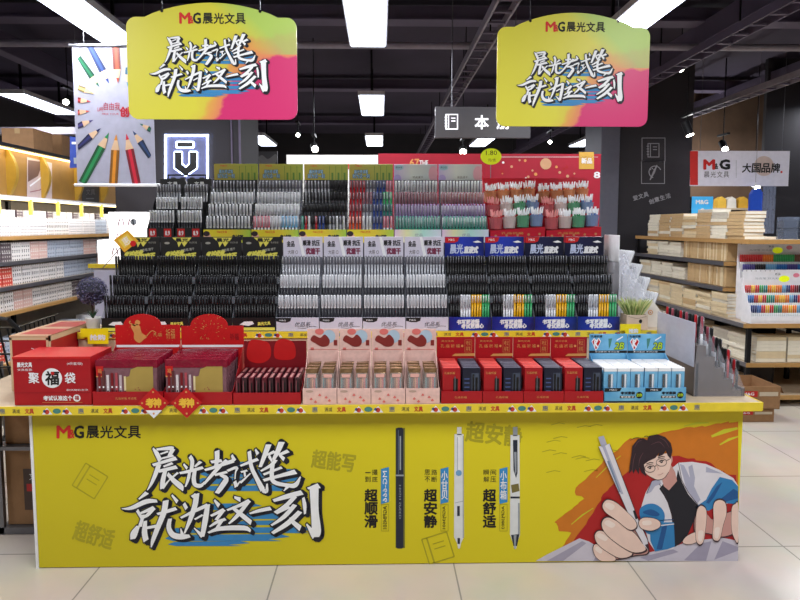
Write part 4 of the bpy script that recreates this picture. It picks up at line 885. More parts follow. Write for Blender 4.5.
# ---- displays facing the right-hand aisle
WSH = clear('frosted_white_acrylic', (232, 234, 244), .72, .3)
t, dep = cascade('white tiered pen display turned to the right aisle, above the grass plant', (T2X1 - .015, 3.63, T2Z + .001), .24, [.05, .14, .22, .30], .02, .05, .53, M('white_tray', (214, 214, 222), .4), WHITE, .16, None, WHITE, None, lipm=WSH, rz=PI / 2, h0=.04, group='aisle facing displays', gap=.025, sidem=clear('frosted_side', (232, 234, 244), .28, .3))
fill(t, .24, [.05, .14, .22, .30], .05, 9, lambda k, i: ('white', 'white_pen'), lambda k, i: 'white pen in %s of the white display facing the right aisle' % ROWN4[k], lambda k, i: 'white pens facing the aisle', lean=.30)
SMK = M('smoke_acrylic', (92, 78, 72), .3); ss = [.03, .085, .14, .195, .25]
t, dep = cascade('clear acrylic pen display facing the right aisle, front corner of lower tier', (TX1 - .02, 3.06, TT + .001), .40, ss, .022, .046, .365, SMK, clear('frosted_header', (196, 196, 210), .62, .3), .22, None, SMK, None, lipm=WSH, rz=PI / 2, h0=.02, group='aisle facing displays', gap=.02, sidem=CLEAR)
kk = lambda k, i: (('black', 'red', 'blackgrey', 'black', 'rose')[(k + i) % 5], 'refill_pen')
fill(t, .40, ss, .046, 13, kk, lambda k, i: {'black': 'black', 'red': 'red', 'blackgrey': 'black and grey', 'rose': 'rose'}[kk(k, i)[0]] + ' pen, step %d of the clear display facing right aisle' % (k + 1), lambda k, i: 'pens in the clear aisle display')

# ================================================================ LOWER TIER GOODS
CT = TT + .0015
def carton(label, x0, x1, y0, y1, h, front, side, topm, edge=None, z=CT, art=None, sart=None, tart=None, name='gift_carton', grp=None):
    t = empty(name, label, 'box', ((x0 + x1) / 2, y0, z), group=grp); w = x1 - x0; d = y1 - y0
    MB().box(-w / 2, w / 2, 0, d, 0, h, front).build('body', t, bevel=.003)
    lid = MB().box(-w / 2, w / 2, 0.0, d, h + .0005, h + .003, topm).box(-w / 2, w / 2, -.0015, 0.0, h - .008, h + .003, edge or topm); lid.build('lid', t)
    if art: art(face((0, -.0005, 0)), w, h).build('lettering', t)
    return t
x0, x1 = at(14, 400, 2.77).x, at(91.5, 400, 2.77).x; hh = at(50, 357.5, 2.77).z - CT
def art_fu(f, w, h):
    mb = MB(); mb.text(f, '晨光文具', -w * .44, h * .80, -w * .25, h * .90, WHITE, 1, bold=.03); mb.text(f, '文具套装', -w * .44, h * .72, -w * .25, h * .77, WHITE, 1); mb.text(f, '(4件套/袋)', w * .2, h * .83, w * .4, h * .90, WHITE, 1)
    mb.disc(f, 0.0, h * .57, h * .205, WHITE, 1, n=32); mb.text(f, '福', -h * .13, h * .43, h * .14, h * .71, INK, 2, bold=.03, shear=.05)
    mb.disc(f, h * .02, h * .67, h * .035, BRED, 3); mb.text(f, '聚', -w * .30, h * .46, -w * .165, h * .68, WHITE, 1, bold=.02); mb.text(f, '袋', w * .165, h * .46, w * .30, h * .68, WHITE, 1, bold=.02)
    mb.text(f, '款式随机发货', w * .18, h * .30, w * .46, h * .34, WHITE, 1); mb.rect(f, -w / 2, h * .268, w / 2, h * .262, DRED, 1)
    mb.text(f, '考试认准这个', -w * .12, h * .1, w * .25, h * .2, WHITE, 1, bold=.04); mb.disc(f, w * .31, h * .15, h * .075, WHITE, 1); mb.text(f, '福', w * .31 - h * .045, h * .11, w * .31 + h * .045, h * .2, RED, 2, bold=.02)
    mb.rect(f, -w * .14, h * .055, w * .38, h * .063, GOLD, 1); return mb
carton('bright red carton with a big white disc and lucky character, at the front left corner', x0, x1, 2.772, 3.0, hh, RED, RED, BRED, art=art_fu)
x0b, x1b = at(16.5, 345, 3.05).x - .015, at(63, 345, 3.05).x - .03; x1b = min(x1b, T2X0 - .006); hb = at(40, 335, 3.05).z - CT
def art_fu2(f, w, h):
    mb = MB(); mb.disc(f, -w * .28, h * .52, h * .115, WHITE, 1); mb.text(f, '福', -w * .36, h * .46, -w * .2, h * .58, RED, 2, bold=.03); mb.text(f, '聚福袋', -w * .15, h * .52, w * .0, h * .57, WHITE, 1)
    mb.rect(f, w * .1, h * .50, w * .4, h * .51, GOLD, 1); mb.stroke(f, [(w * .05, h * .78), (w * .4, h * .7)], .003, WHITE, 1); frame = M('carton_tan_edge', (206, 176, 140))
    for a in ((-w / 2, h * .93, w / 2, h), (-w / 2, 0, -w * .44, h), (w * .44, 0, w / 2, h)): mb.rect(f, *a, frame, 1)
    return mb
t = carton('tan edged red carton standing behind the bright red one', x0b, x1b, 3.02, 3.50, hb, RED, RED, M('carton_tan_top', (196, 158, 126)), art=art_fu2)
fs = face(((x1b - x0b) / 2 + .0005, 0, 0), (0, 1, 0)); mb = MB(); fr = MC['carton_tan_edge']
for a in ((0, hb * .9, .48, hb), (0, 0, .02, hb), (.46, 0, .48, hb)): mb.rect(fs, *a, fr, 1)
ft = face((-(x1b - x0b) / 2, 0, hb + .0032), (1, 0, 0), (0, 1, 0)); mb.rect(ft, .03, .03, .2, .2, RED, 1); mb.rect(ft, .03, .26, .2, .44, RED, 1); mb.build('side_print', t)

def tray_display(label, u0, u1, vh_top, vh_bot, vt_top, Y0, depth, traym, headm, hart, tart, head_round=None, head_u=None, name='counter_display', group='counter trays', w_extra=0, sidem=None):
    """open card tray with raised back header; pixel extents at its front plane give width and heights"""
    xa, xb = at(u0, 400, Y0).x, at(u1, 400, Y0).x; w = xb - xa - .003
    ht = at(u0, vt_top, Y0).z - CT; Yh = Y0 + depth
    hz1 = at(u0, vh_top, Yh).z - CT; hz0 = at(u0, vh_bot, Yh).z - CT
    t = empty(name, label, 'counter display', ((xa + xb) / 2, Y0, CT), group=group)
    MB().box(-w / 2, w / 2, 0, .004, 0, ht, traym).box(-w / 2, w / 2, .004, depth - .005, 0, .01, traym).build('tray', t)
    for s in (-1, 1):
        MB().prism([(0.004, .01), (depth - .001, .01), (depth - .001, hz0), (.03, ht), (.004, ht)], s * (w / 2 - .002) - .0015, s * (w / 2 - .002) + .0015, sidem or traym, axis='x').build('side_panel', t)
    prof = [(-w / 2, 0.01), (w / 2, 0.01), (w / 2, hz1)]
    if head_round:
        cxr, rr, zz = head_round; cxr = cxr * w; rr *= w
        prof += [(cxr + rr * math.cos(a), hz1 + (zz - hz1 * 0) * math.sin(a)) for a in [PI * k / 14 for k in range(15)]]
    prof += [(-w / 2, hz1)]
    h = MB().prism(prof, depth, depth + .004, headm).build('header', t)
    if hart: hart(face((0, depth - .0004, hz0)), w, hz1 - hz0).build('header_print', h)
    if tart: tart(face((0, -.0004, 0)), w, ht).build('tray_print', t)
    return t, w, ht, hz0, hz1
def art_goldanimal(f, w, h):
    mb = MB(); c = -w * .12
    mb.flat(f, [(c - .045, h * .95), (c - .02, h * 1.05), (c + .0, h * .95), (c + .01, h * .6), (c + .035, h * .42), (c + .02, h * .28), (c - .005, h * .1), (c - .03, h * .3), (c - .03, h * .6)], GOLD, 1, True)
    mb.disc(f, c - .01, h * 1.12, .013, GOLD, 1); mb.stroke(f, [(c + .03, h * .4), (c + .06, h * .7), (c + .08, h * .6), (c + .07, h * .5)], .004, GOLD, 1, True); mb.stroke(f, [(c - .02, h * .95), (c - .05, h * 1.1), (c - .045, h * 1.2)], .006, GOLD, 1, True)
    mb.text(f, '孔庙', w * .08, h * .42, w * .22, h * .6, GOLD, 1); mb.text(f, '祈福', w * .28, h * .3, w * .42, h * .8, GOLD, 1, bold=.01)
    for k in range(24): mb.disc(f, (RN.random() - .5) * w * .9, RN.random() * h * .9, .0014, GOLD, 1, n=5)
    mb.rect(f, -w / 2, -.012, w / 2, .0, WHITE, 1); return mb
def art_spark(f, w, h):
    mb = MB()
    for k in range(40):
        a = RN.random() * 2 * PI; r = .02 + RN.random() * .06; mb.stroke(f, [(r * math.cos(a) - .01, h * .8 + r * math.sin(a)), ((r + .008) * math.cos(a) - .01, h * .8 + (r + .008) * math.sin(a))], .0018, GOLD, 1)
    mb.text(f, '祈福', w * .28, h * .25, w * .42, h * .6, DRED, 1); mb.rect(f, -w / 2, -.012, w / 2, .0, WHITE, 1); return mb
def tprint(s):
    def g(f, w, h): return MB().text(f, s, -w * .18, h * .42, w * .12, h * .6, GOLD, 1)
    return g
t, w, ht, hz0, hz1 = tray_display('red counter display with a gold animal on its round-topped header', 92.5, 163.5, 325, 345, 392, 2.765, .26, RED, BRED, art_goldanimal, tprint('孔庙祈福 考试笔'), (-.08, .29, .055)); d1 = (t.location.copy(), w, ht, hz0)
t, w, ht, hz0, hz1 = tray_display('red counter display with a plain sparkling round-topped header', 164, 232.5, 326, 345, 392.5, 2.765, .26, RED, BRED, art_spark, None, (-.05, .3, .06)); d2 = (t.location.copy(), w, ht, hz0)
# bagged stationery sets
BAGR = M('bag_plum_foil', (128, 20, 44), .22, bump=.4, scale=30, var=.2); BAGC = M('bag_smoke_film', (124, 84, 92), .2, bump=.3, scale=30, var=.2); GCARD = M('gold_khaki_card', (168, 142, 70), .5)
def bag_proto():
    t = empty('stationery_set', '', 'stationery set', (0, 0, 0)); w, h = .285, .200
    pts = [(-w / 2, 0), (w / 2, 0), (w / 2 * .97, h * .5), (w / 2, h), (0, h * 1.02), (-w / 2, h), (-w / 2 * .98, h * .5)]
    MB().prism(pts, 0, .016, BAGC).prism([(-w / 2, h * .82), (w / 2, h * .82), (w / 2, h), (0, h * 1.025), (-w / 2, h)], -.0012, .017, BAGR).build('bag', t, bevel=.002)
    f = face((0, -.0006, 0)); m = MB().flat(f, [(-.005, 0.006), (-.005, h * .6), (.012, h * .62), (.02, h * .78), (.05, h * .84), (w / 2 - .02, h * .84), (w / 2 - .02, .006)], GCARD, 2)
    for k in range(12): m.disc(f, .015 + RN.random() * .05, .01 + RN.random() * .06, .003, M('rose_gold_flower', (150, 80, 60)), 3, n=6)
    m.rect(f, -.013, h * .28, -.004, h * .62, M('cream_tag', (224, 206, 160)), 3); m.build('gold_card', t)
    m = MB()
    for x, mm, hh2 in ((-.125, DRED, .14), (-.107, M('stick_brown', (90, 40, 40)), .15), (-.087, M('stick_white', (214, 204, 206)), .13), (-.067, DRED, .14), (-.047, M('stick_rose', (170, 70, 80)), .14), (-.028, M('stick_white2', (190, 170, 176)), .13)):
        m.box(x - .0055, x + .0055, -.004, -.0008, .006, hh2, mm)
        for q in range(3): m.rect(face((0, -.0045, 0)), x - .0035, .03 + q * .02, x + .0035, .038 + q * .02, BLACK if q % 2 else WHITE, 1)
    m.build('pens', t)
    m = MB().rect(face((0, -.0015, 0)), -w / 2 + .002, h * .63, -w / 2 + .036, h * .86, BRED, 1).rect(face((0, -.0015, 0)), -w / 2 + .002, h * .60, -w / 2 + .036, h * .63, GOLD, 1); m.text(face((0, -.0015, 0)), '福', -w / 2 + .01, h * .68, -w / 2 + .028, h * .80, GOLD, 2); m.build('hang_tag', t)
    return t
bp = bag_proto(); nb = 0; SH8 = ['frontmost', 'second from front', 'third from front', 'fourth from front', 'fifth from front', 'sixth from front', 'seventh from front', 'rearmost']
for (L, w, ht, hz0), dl in ((d1, 'under the gold animal header'), (d2, 'under the sparkling round header')):
    for k in range(8):
        loc = (L.x - .008 + (RN.random() - .5) * .006, L.y + .012 + k * .029, CT + .011 + k * .0008); lab = 'bagged pen set with gold card, %s, %s' % (SH8[k], dl)
        if nb == 0: bp.location = loc; bp['label'] = lab; bp['group'] = 'bagged stationery sets'
        else: clone(bp, loc, (RN.random() - .5) * .04, lab)
        nb += 1
# third tray: thin boxes
def art_lobes(f, w, h):
    mb = MB(); mb.flat(f, [(-w * .45, h * .3), (-w * .42, h * .95), (-w * .3, h * 1.05), (-w * .1, h * .9), (-w * .08, h * .35), (-w * .25, h * .1)], BRED, 1, True); mb.flat(f, [(0, h * .3), (.0, h * .9), (w * .12, h * 1.08), (w * .3, h * .9), (w * .3, h * .3)], BRED, 1, True); return mb
t, w, ht, hz0, hz1 = tray_display('low red counter display of slim dark maroon boxes between the sparkling header and pink displays', 233, 301, 341, 366, 393, 2.765, .24, RED, DRED, art_lobes, None)
TH1 = M('slim_box_maroon', (88, 24, 36), .3); TH2 = M('slim_box_brown', (58, 30, 36), .3)
def slim_proto(m):
    t = empty('slim_pen_box', '', 'box', (0, 0, 0)); MB().box(-.011, .011, 0, .105, 0, .112, m).build('body', t, bevel=.0012)
    mb = MB(); f = face((0, -.0005, 0)); mb.rect(f, -.006, .01, -.003, .1, M('slim_stripe', (150, 80, 88)), 1); mb.rect(f, .0, .006, .007, .09, BLACK, 1); mb.rect(face((0, 0, .1125), (1, 0, 0), (0, 1, 0)), -.006, .01, .006, .09, M('slim_top_print', (172, 116, 112)), 1); mb.build('print', t); return t
sps = [slim_proto(TH1), slim_proto(TH2)]; used = [0, 0]
for k in range(10):
    for r_ in (0, 1):
        q = (k + r_) % 2; x = t.location.x - w / 2 + .019 + k * (w - .036) / 9; loc = (x, t.location.y + .012 + r_ * .110, CT + .011); lab = 'slim %s pen box, %s from left in %s row, low red display' % (['maroon', 'brown'][q], ORD[k], ['front', 'back'][r_])
        if not used[q]: sps[q].location = loc; sps[q]['label'] = lab; sps[q]['group'] = 'slim pen boxes'; used[q] = 1
        else: clone(sps[q], loc, 0, lab)
# pink displays
PK = M('pink_card', (226, 186, 176), .5, var=.12, scale=40); PKR = M('pink_rose_print', (214, 110, 104)); CRM = M('maroon_print', (130, 40, 36)); SKYB = M('sky_print', (170, 190, 206))
def art_pink(f, w, h):
    mb = MB(); mb.disc(f, w * .18, h * .66, .032, SKYB, 1, h * .3); mb.flat(f, [(-w * .4, h * .5), (-w * .3, h * .72), (-w * .1, h * .6), (w * .05, h * .75), (w * .2, h * .5), (w * .15, h * .25), (-w * .05, h * .2), (-w * .25, h * .35)], CRM, 2, True); mb.disc(f, -w * .12, h * .88, .022, PKR, 2, h * .14)
    mb.rect(f, w * .33, h * .25, w * .44, h * .5, CRM, 2); mb.rect(f, -w * .45, h * .06, w * .45, h * .08, PKR, 1); mb.rect(f, -w * .4, h * .04, -w * .3, h * .16, PKR, 1); return mb
def tart_pink(f, w, h):
    mb = MB(); mb.disc(f, -w * .3, h * .82, .018, M('beige_print', (186, 156, 140)), 1, h * .08)
    for x, z in ((-.04, .3), (-.02, .12), (.03, .4), (.045, .2), (0, .55)): mb.flat(f, [(x - .008, h * z), (x, h * (z + .14)), (x + .008, h * z), (x, h * (z - .05))], PKR, 1)
    return mb
BOTM = clear('tub_clear_plastic', (228, 214, 206), .30, .08)
STK = [M('stick_' + n, c) for n, c in (('teal', (60, 130, 140)), ('dark', (60, 60, 76)), ('brown2', (150, 96, 70)), ('peach', (236, 160, 130)), ('rose2', (214, 110, 120)), ('slate', (90, 130, 150)))]
def tub_proto():
    t = empty('pen_tub', '', 'pen tub', (0, 0, 0)); r = .029
    f0 = [(-.03, .0), (.03, 0), (.03, .05), (-.03, .05)]
    MB().prism([(-.029, 0), (.029, 0), (.029, .118), (.022, .13), (-.022, .13), (-.029, .118)], 0, .05, BOTM).build('tub', t, bevel=.003)
    MB().prism([(-.024, .131), (.024, .131), (.027, .15), (-.027, .15)], .004, .046, M('tub_lid_bronze', (150, 118, 84), .15, .5, var=.3, scale=60)).build('lid', t, bevel=.003)
    m = MB()
    for i in range(6): m.box(-.024 + i * .0082, -.018 + i * .0082, .004, .02, .035, .105, STK[i])
    m.build('pens', t); MB().rect(face((0, -.0008, 0)), -.02, .112, .02, .128, M('tub_label_pink', (226, 170, 160)), 1).build('sticker', t)
    return t
tp = tub_proto(); first = True
pos4 = ['next to the low red tray', 'second from the low red tray', 'third from the low red tray', 'next to the tall red displays']
us = [302.5, 337, 371, 405.5, 440]
for j in range(4):
    t, w, ht, hz0, hz1 = tray_display('pale pink cardboard display of clear pen tubs, ' + pos4[j], us[j], us[j + 1], 329, 351, 388.5, 2.765, .2, PK, PK, art_pink, tart_pink, group='pink counter displays')
    for r_ in range(3):
        for s in (0, 1):
            loc = (t.location.x - w / 4 + s * w / 2 + (.002 if s == 0 else -.002), t.location.y + .012 + r_ * .056, CT + .012); lab = 'clear pen tub, %s of %s row, pink display %s' % (['left', 'right'][s], ['front', 'middle', 'back'][r_], pos4[j])
            if first: tp.location = loc; tp['label'] = lab; tp['group'] = 'clear pen tubs'; first = False
            else: clone(tp, loc, (RN.random() - .5) * .05, lab)
# tall red displays
def art_kong(f, w, h):
    mb = MB(); mb.text(f, '晨光文具', -w * .38, h * .74, -w * .05, h * .84, GOLD, 1)
    for i, c in enumerate('孔庙祈福'): mb.text(f, c, -w * .40 + i * w * .135, h * .44, -w * .40 + i * w * .135 + w * .10, h * .62, GOLD, 1)
    mb.disc(f, w * .17, h * .53, .006, GOLD, 1); frame_px(mb, f, w * .24, h * .2, w * .42, h * .85, .0012, GOLD, 1); mb.text(f, '考试', w * .27, h * .55, w * .39, h * .8, GOLD, 1); mb.text(f, '用笔', w * .27, h * .25, w * .39, h * .5, GOLD, 1)
    mb.flat(f, [(-w * .1, 0), (-w * .02, h * .12), (w / 2, h * .14), (w / 2, 0)], GOLD, 1); return mb
NAVB = M('navy_gift_box', (26, 28, 46), .35); REDB = M('red_gift_box', (164, 18, 26), .4)
def gift_proto(m, navy):
    t = empty('pen_gift_box', '', 'box', (0, 0, 0)); w = .084
    MB().box(-w / 2, w / 2, 0, .024, 0, .155, m).build('body', t, bevel=.0015)
    mb = MB(); f = face((0, -.0006, 0)); wm = BLACK if not navy else M('window_steel', (84, 92, 110), .2, .4)
    if navy:
        mb.rect(f, .0, .012, .034, .13, wm, 1); mb.rect(f, .004, .02, .013, .125, BLACK, 2); mb.rect(f, .018, .02, .029, .11, BLACK, 2)
        for z in (.04, .06, .08, .1): mb.rect(f, -.034, z, -.010, z + .006, M('navy_box_print', (70, 84, 130)), 1)
    else:
        mb.rect(f, .008, .01, .030, .105, wm, 1); mb.rect(f, .014, .02, .019, .115, GREYM, 2); mb.text(f, '孔庙祈福', -.034, .125, .015, .137, GOLD, 1)
    mb.build('window_print', t); MB().rect(face((0, 0, .1553), (1, 0, 0), (0, 1, 0)), -w / 2 + .004, .003, w / 2 - .004, .021, M('lid_line_red', (214, 70, 60)) if not navy else M('lid_line_grey', (80, 80, 96)), 1).build('top_print', t)
    return t
gps = [gift_proto(REDB, False), gift_proto(NAVB, True)]; used = [0, 0]
us = [441, 482.5, 523.5, 564, 603.5]; p4 = ['next to the pink displays', 'second from the pink displays', 'third from the pink displays', 'next to the blue ones']
for j in range(4):
    t, w, ht, hz0, hz1 = tray_display('tall red counter display with gold lettering, ' + p4[j], us[j], us[j + 1], 337, 356, 391.5, 2.765, .24, RED, RED, art_kong, tprint('孔庙祈福'), group='tall red counter displays', sidem=DRED)
    for r_ in range(7):
        for s in (0, 1):
            loc = (t.location.x - w * .245 + s * w * .49, t.location.y + .014 + r_ * .0305, CT + .011); lab = '%s pen box, %s from front, tall red display %s' % (['red', 'dark navy'][s], ORD[r_], p4[j])
            if not used[s]: gps[s].location = loc; gps[s]['label'] = lab; gps[s]['group'] = 'red and navy pen boxes'; used[s] = 1
            else: clone(gps[s], loc, 0, lab)
# blue 2B displays
B2 = ramp_mat('blue_stripe_card', [(0, (64, 140, 190)), (.5, (120, 184, 220)), (1, (70, 148, 196))], 'X', .45, .8, 16, .3, .5); G2B = M('lime_2b', (176, 206, 40)); 
def art_2b(f, w, h):
    mb = MB(); a = -w * .32; s = h * .5
    mb.flat(f, [(a - s * .5, h * .62), (a - s * .25, h * .8), (a, h * .68), (a + s * .25, h * .8), (a + s * .5, h * .62), (a + s * .1, h * .2), (a - s * .05, h * .12)], WHITE, 1); mb.flat(f, [(a - s * .42, h * .6), (a - s * .22, h * .73), (a, h * .6), (a + s * .22, h * .73), (a + s * .42, h * .6), (a + s * .08, h * .25), (a - s * .04, h * .2)], BRED, 2)
    mb.text(f, 'K', a - s * .2, h * .3, a + s * .22, h * .66, WHITE, 3, bold=.05); mb.text(f, '孔庙祈福', a - s * .55, h * .82, a + s * .6, h * .94, SLB, 1, bold=.03)
    mb.flat(f, [(w * .0, h * .75), (w * .1, h * .78), (w * .06, h * .4), (w * .02, h * .2)], RL['g'], 1); mb.text(f, '2B', w * .18, h * .2, w * .42, h * .55, INK, 1, bold=.1, shear=.2); mb.text(f, '2B', w * .18, h * .2, w * .42, h * .55, G2B, 2, bold=.03, shear=.2)
    mb.stroke(f, [(w * .22, h * .66), (w * .38, h * .86)], .006, WHITE, 1); mb.rect(f, -w / 2, 0, w / 2, h * .13, INK, 1); mb.text(f, '考试套装 考试必备', -w * .35, h * .03, w * .3, h * .1, WHITE, 2); return mb
def tart_2b(f, w, h):
    mb = MB(); mb.rect(f, -w / 2, 0, w / 2, h * .1, INK, 1); mb.flat(f, [(-w / 2, h * 1.0), (-w * .08, h * 1.0), (-w * .12, h * .78), (-w / 2, h * .74)], INK, 2); mb.text(f, 'M&G', -w * .38, h * .82, -w * .2, h * .93, WHITE, 3)
    mb.text(f, '考试套装', -w * .1, h * .55, w * .25, h * .75, SLB, 1, bold=.04); mb.rect(f, -w * .12, h * .3, w * .25, h * .46, INK, 1); mb.text(f, '考试涂卡', -w * .1, h * .32, w * .23, h * .44, WHITE, 2, bold=.03); mb.disc(f, w * .36, h * .5, .016, INK, 1); mb.text(f, '2B', w * .29, h * .42, w * .43, h * .6, G2B, 2, bold=.05)
    return mb
def card_proto():
    t = empty('exam_pen_set', '', 'exam set', (0, 0, 0)); w = .0625
    MB().box(-w / 2, w / 2, 0, .012, 0, .150, B2).box(-w / 2, w / 2, -.0008, .0128, .134, .151, WHITE).build('card', t, bevel=.001)
    MB().box(-.012, .014, -.007, 0, .012, .124, clear('blister_clear', (220, 230, 240), .12)).build('blister', t)
    MB().box(-.010, -.003, -.006, -.001, .03, .12, BLACK).build('black_pen', t); MB().box(.002, .009, -.006, -.001, .05, .122, WHITE).build('white_pencil', t); MB().box(-.001, .012, -.006, -.001, .018, .045, WHITE).build('eraser', t)
    return t
cp = card_proto(); first = True
for j, (ua, ub) in enumerate(((604, 645), (645, 686))):
    pj = ['next to the red displays', 'at the right end of the front row'][j]
    t, w, ht, hz0, hz1 = tray_display('pale blue exam set display with red emblem, ' + pj, ua, ub, 334, 353, 388, 2.765, .22, B2, B2, art_2b, tart_2b, group='blue exam set displays')
    for r_ in range(8):
        for s in range(3):
            loc = (t.location.x - w / 3 + s * w / 3, t.location.y + .016 + r_ * .025, CT + .011); lab = 'exam pen set, %s column, %s row, blue display %s' % (['left', 'middle', 'right'][s], ORD[r_], ['next to the red ones', 'at the right end'][j])
            if first: cp.location = loc; cp['label'] = lab; cp['group'] = 'carded exam sets'; first = False; cp.scale = ((w / 3 - .003) / .0625, 1, 1)
            else: clone(cp, loc, 0, lab)
# hanging red diamonds on the rail
for u, lab in ((153.5, 'red diamond tag with gold lettering stuck on the rail, with a white lower tip'), (186.5, 'plain red diamond tag with gold lettering stuck on the rail')):
    Y = TY - .012; c = at(u, 403, Y); t = empty('diamond_tag', lab, 'tag', c, group='red diamond tags'); r = .072
    b = MB().prism([(0, r), (-r, 0), (0, -r), (r, 0)], 0, .002, BRED); b.build('card', t)
    mb = MB(); f = face((0, -.0004, 0)); mb.text(f, '考', -.034, -.02, 0.0, .022, M('gold_yellow_print', (240, 190, 60)), 2, bold=.05); mb.text(f, '神', .0, -.02, .034, .022, MC['gold_yellow_print'], 2, bold=.05)
    for p in ((-.052, 0), (.052, 0), (0, .052), (0, -.05)): mb.disc(f, p[0], p[1], .005, GOLD, 2, n=8)
    if u < 160: mb.flat(f, [(0, -r), (-.038, -.034), (.038, -.034)], WHITE, 1)
    mb.build('lettering', t)

# ================================================================ PLANTS AND SMALL THINGS ON THE MIDDLE TIER
def ball_plant():
    L = at(93.5, 329, 3.36); L.z = T2Z + .001
    t = empty('potted_ball_plant', 'small artificial topiary ball, purple-blue, in a white pot at the left end', 'potted plant', L); cz = at(93, 291, 3.36).z - L.z; R_ = .078
    POT = M('white_ceramic', (226, 226, 222), .3)
    MB().lathe([(.028, 0), (.032, .003), (.040, .07), (.042, .075), (.036, .075), (.034, .066)], POT, 20).build('pot', t, smooth=True)
    MB().lathe([(.034, .064), (.001, .068)], M('dark_soil', (40, 30, 24), .9), 16).build('soil', t)
    MB().tube((0, 0, .06), (-.004, 0, cz), .006, M('stem_brown', (60, 48, 36), .8), .005).build('stem', t)
    L1 = [M('leaf_indigo', (78, 78, 122), .6), M('leaf_dark', (30, 30, 50), .6), M('leaf_grey_lilac', (130, 126, 156), .6)]; mb = MB(); mb.lathe([(.001, cz - R_ * .85), (R_ * .68, cz - R_ * .66), (R_ * .93, cz), (R_ * .68, cz + R_ * .66), (.001, cz + R_ * .85)], L1[1], 16)
    for i in range(1400):
        z = RN.uniform(-1, 1); a = RN.random() * 2 * PI; q = math.sqrt(1 - z * z); n_ = Vector((q * math.cos(a), q * math.sin(a), z)); c = Vector((0, 0, cz)) + n_ * R_ * (.82 + RN.random() * .2)
        u_ = n_.orthogonal().normalized(); u_ = Matrix.Rotation(RN.random() * 6.3, 3, n_) @ u_; v_ = n_.cross(u_); s = .0075
        mb.add([c - v_ * s * .4, c + u_ * s * .5 + n_ * .004, c + v_ * s * .4, c + n_ * .005 - u_ * s * .6], [(0, 1, 2, 3)], RN.choice(L1))
    mb.build('leaf_ball', t)
    mb = MB(); gr = M('leaf_green', (40, 80, 50), .6)
    for i in range(26):
        a = RN.random() * 6.3; p = Vector((0, 0, .07)); e = p + Vector((math.cos(a) * .03, math.sin(a) * .03, .03 + RN.random() * .03)); mb.tube(p, e, .0022, gr, .0005, 4)
    mb.build('moss', t)
ball_plant()
def grass_plant():
    L = at(632, 330, 3.37); L.z = T2Z + .001; t = empty('potted_grass', 'pale green artificial grass in a square wooden box pot', 'potted plant', (L.x + .005, L.y - .01, L.z))
    WB = M('pale_wood_box', (206, 184, 164), .6, var=.1); h = .085; w = .06
    MB().box(-w, w, -.045, -.039, 0, h, WB).box(-w, w, .039, .045, 0, h, WB).box(-w, -w + .006, -.039, .039, 0, h, WB).box(w - .006, w, -.039, .039, 0, h, WB).box(-w + .006, w - .006, -.039, .039, 0, .07, M('dark_soil', (40, 30, 24))).build('box_pot', t, bevel=.0015)
    MB().disc(face((-.0, -.0455, 0)), .018, .05, .009, BLACK, 1, .011).stroke(face((0, -.0455, 0)), [(-.05, .078), (0, .066), (.05, .078)], .0015, INK, 1, True).build('front_hole', t)
    gm = [M('grass_pale', (200, 210, 140), .6), M('grass_green', (130, 160, 84), .6), M('grass_straw', (226, 220, 160), .6)]; mb = MB()
    for i in range(420):
        a = RN.random() * 6.3; r = RN.random() ** .5; b = Vector((math.cos(a) * r * .045, math.sin(a) * r * .03, .07)); ln = .07 + RN.random() * .05; o = Vector((math.cos(a) * r * .55, math.sin(a) * r * .4, 1)).normalized() * ln; s = Vector((-math.sin(a), math.cos(a), 0)) * .0018
        m = b + o * .55; e = b + o + Vector((o.x * .3, o.y * .3, 0)); mb.add([b - s, b + s, m + s, e, m - s], [(0, 1, 2, 3, 4)], RN.choice(gm))
    mb.build('grass_tuft', t)
grass_plant()
L = at(652, 330, 3.42); t = empty('house_box', 'white house-shaped wooden box behind the grass pot', 'ornament', (L.x - .005, 3.42, T2Z + .001))
MB().prism([(-.065, 0), (.055, 0), (.055, .09), (.0, .155), (-.065, .1)], 0, .05, M('whitewashed_wood', (224, 218, 210), .6, var=.06)).build('box', t, bevel=.002)
MB().disc(face((-.02, -.0005, 0)), .012, .085, .014, GOLD, 1).disc(face((-.02, -.0005, 0)), .012, .085, .009, WHITE, 2).disc(face((-.02, -.0005, 0)), .012, .085, .005, GOLD, 3).build('round_mark', t)
# yellow shelf labels
for u0, u1, v0, v1, Y, lab in ((81, 108, 328.5, 344, 3.27, 'yellow shelf talker below the potted ball plant'), (620, 641, 324, 336, 3.27, 'yellow shelf talker below the grass pot')):
    a = at(u0, v1, Y); b = at(u1, v0, Y); t = empty('shelf_talker', lab, 'price tag', ((a.x + b.x) / 2, Y, a.z), group='yellow shelf talkers'); o0 = t.location
    f = fpx(Y); h = v1 - v0; child_px(MB().box(a.x, b.x, Y, Y + .003, a.z + (b.z - a.z) * .45, b.z, M('talker_yellow', (240, 216, 20), .4)).box(a.x + (b.x - a.x) * .25, b.x, Y - .0015, Y + .0015, a.z, a.z + (b.z - a.z) * .7, M('talker_yellow', (240, 216, 20), .4))).build('card', t)
    mb = MB(); mb.text(fpx(Y - .002), '抢购', u0 + 9, v1 - h * .25, u1 - 3, v0 + h * .4, WHITE, 1, bold=.05); child_px(mb).build('lettering', t)
Y = 3.30; c = at(126, 241, Y)
t = empty('gold_tag', 'tilted gold and orange square tag at the left end of the black displays', 'tag', c); o0 = t.location; f = fpx(Y)
child_px(MB().flat(f, [(113.5, 240), (127.5, 230), (138.5, 241), (124.5, 252.5)], M('gold_orange_card', (214, 160, 40), .4), 1).flat(f, [(118, 240.5), (127, 233.5), (134, 241), (124.5, 248.5)], M('gold_yellow_card', (226, 196, 80), .4), 2).disc(f, 133, 243.5, 3, BRED, 3)).build('card', t)
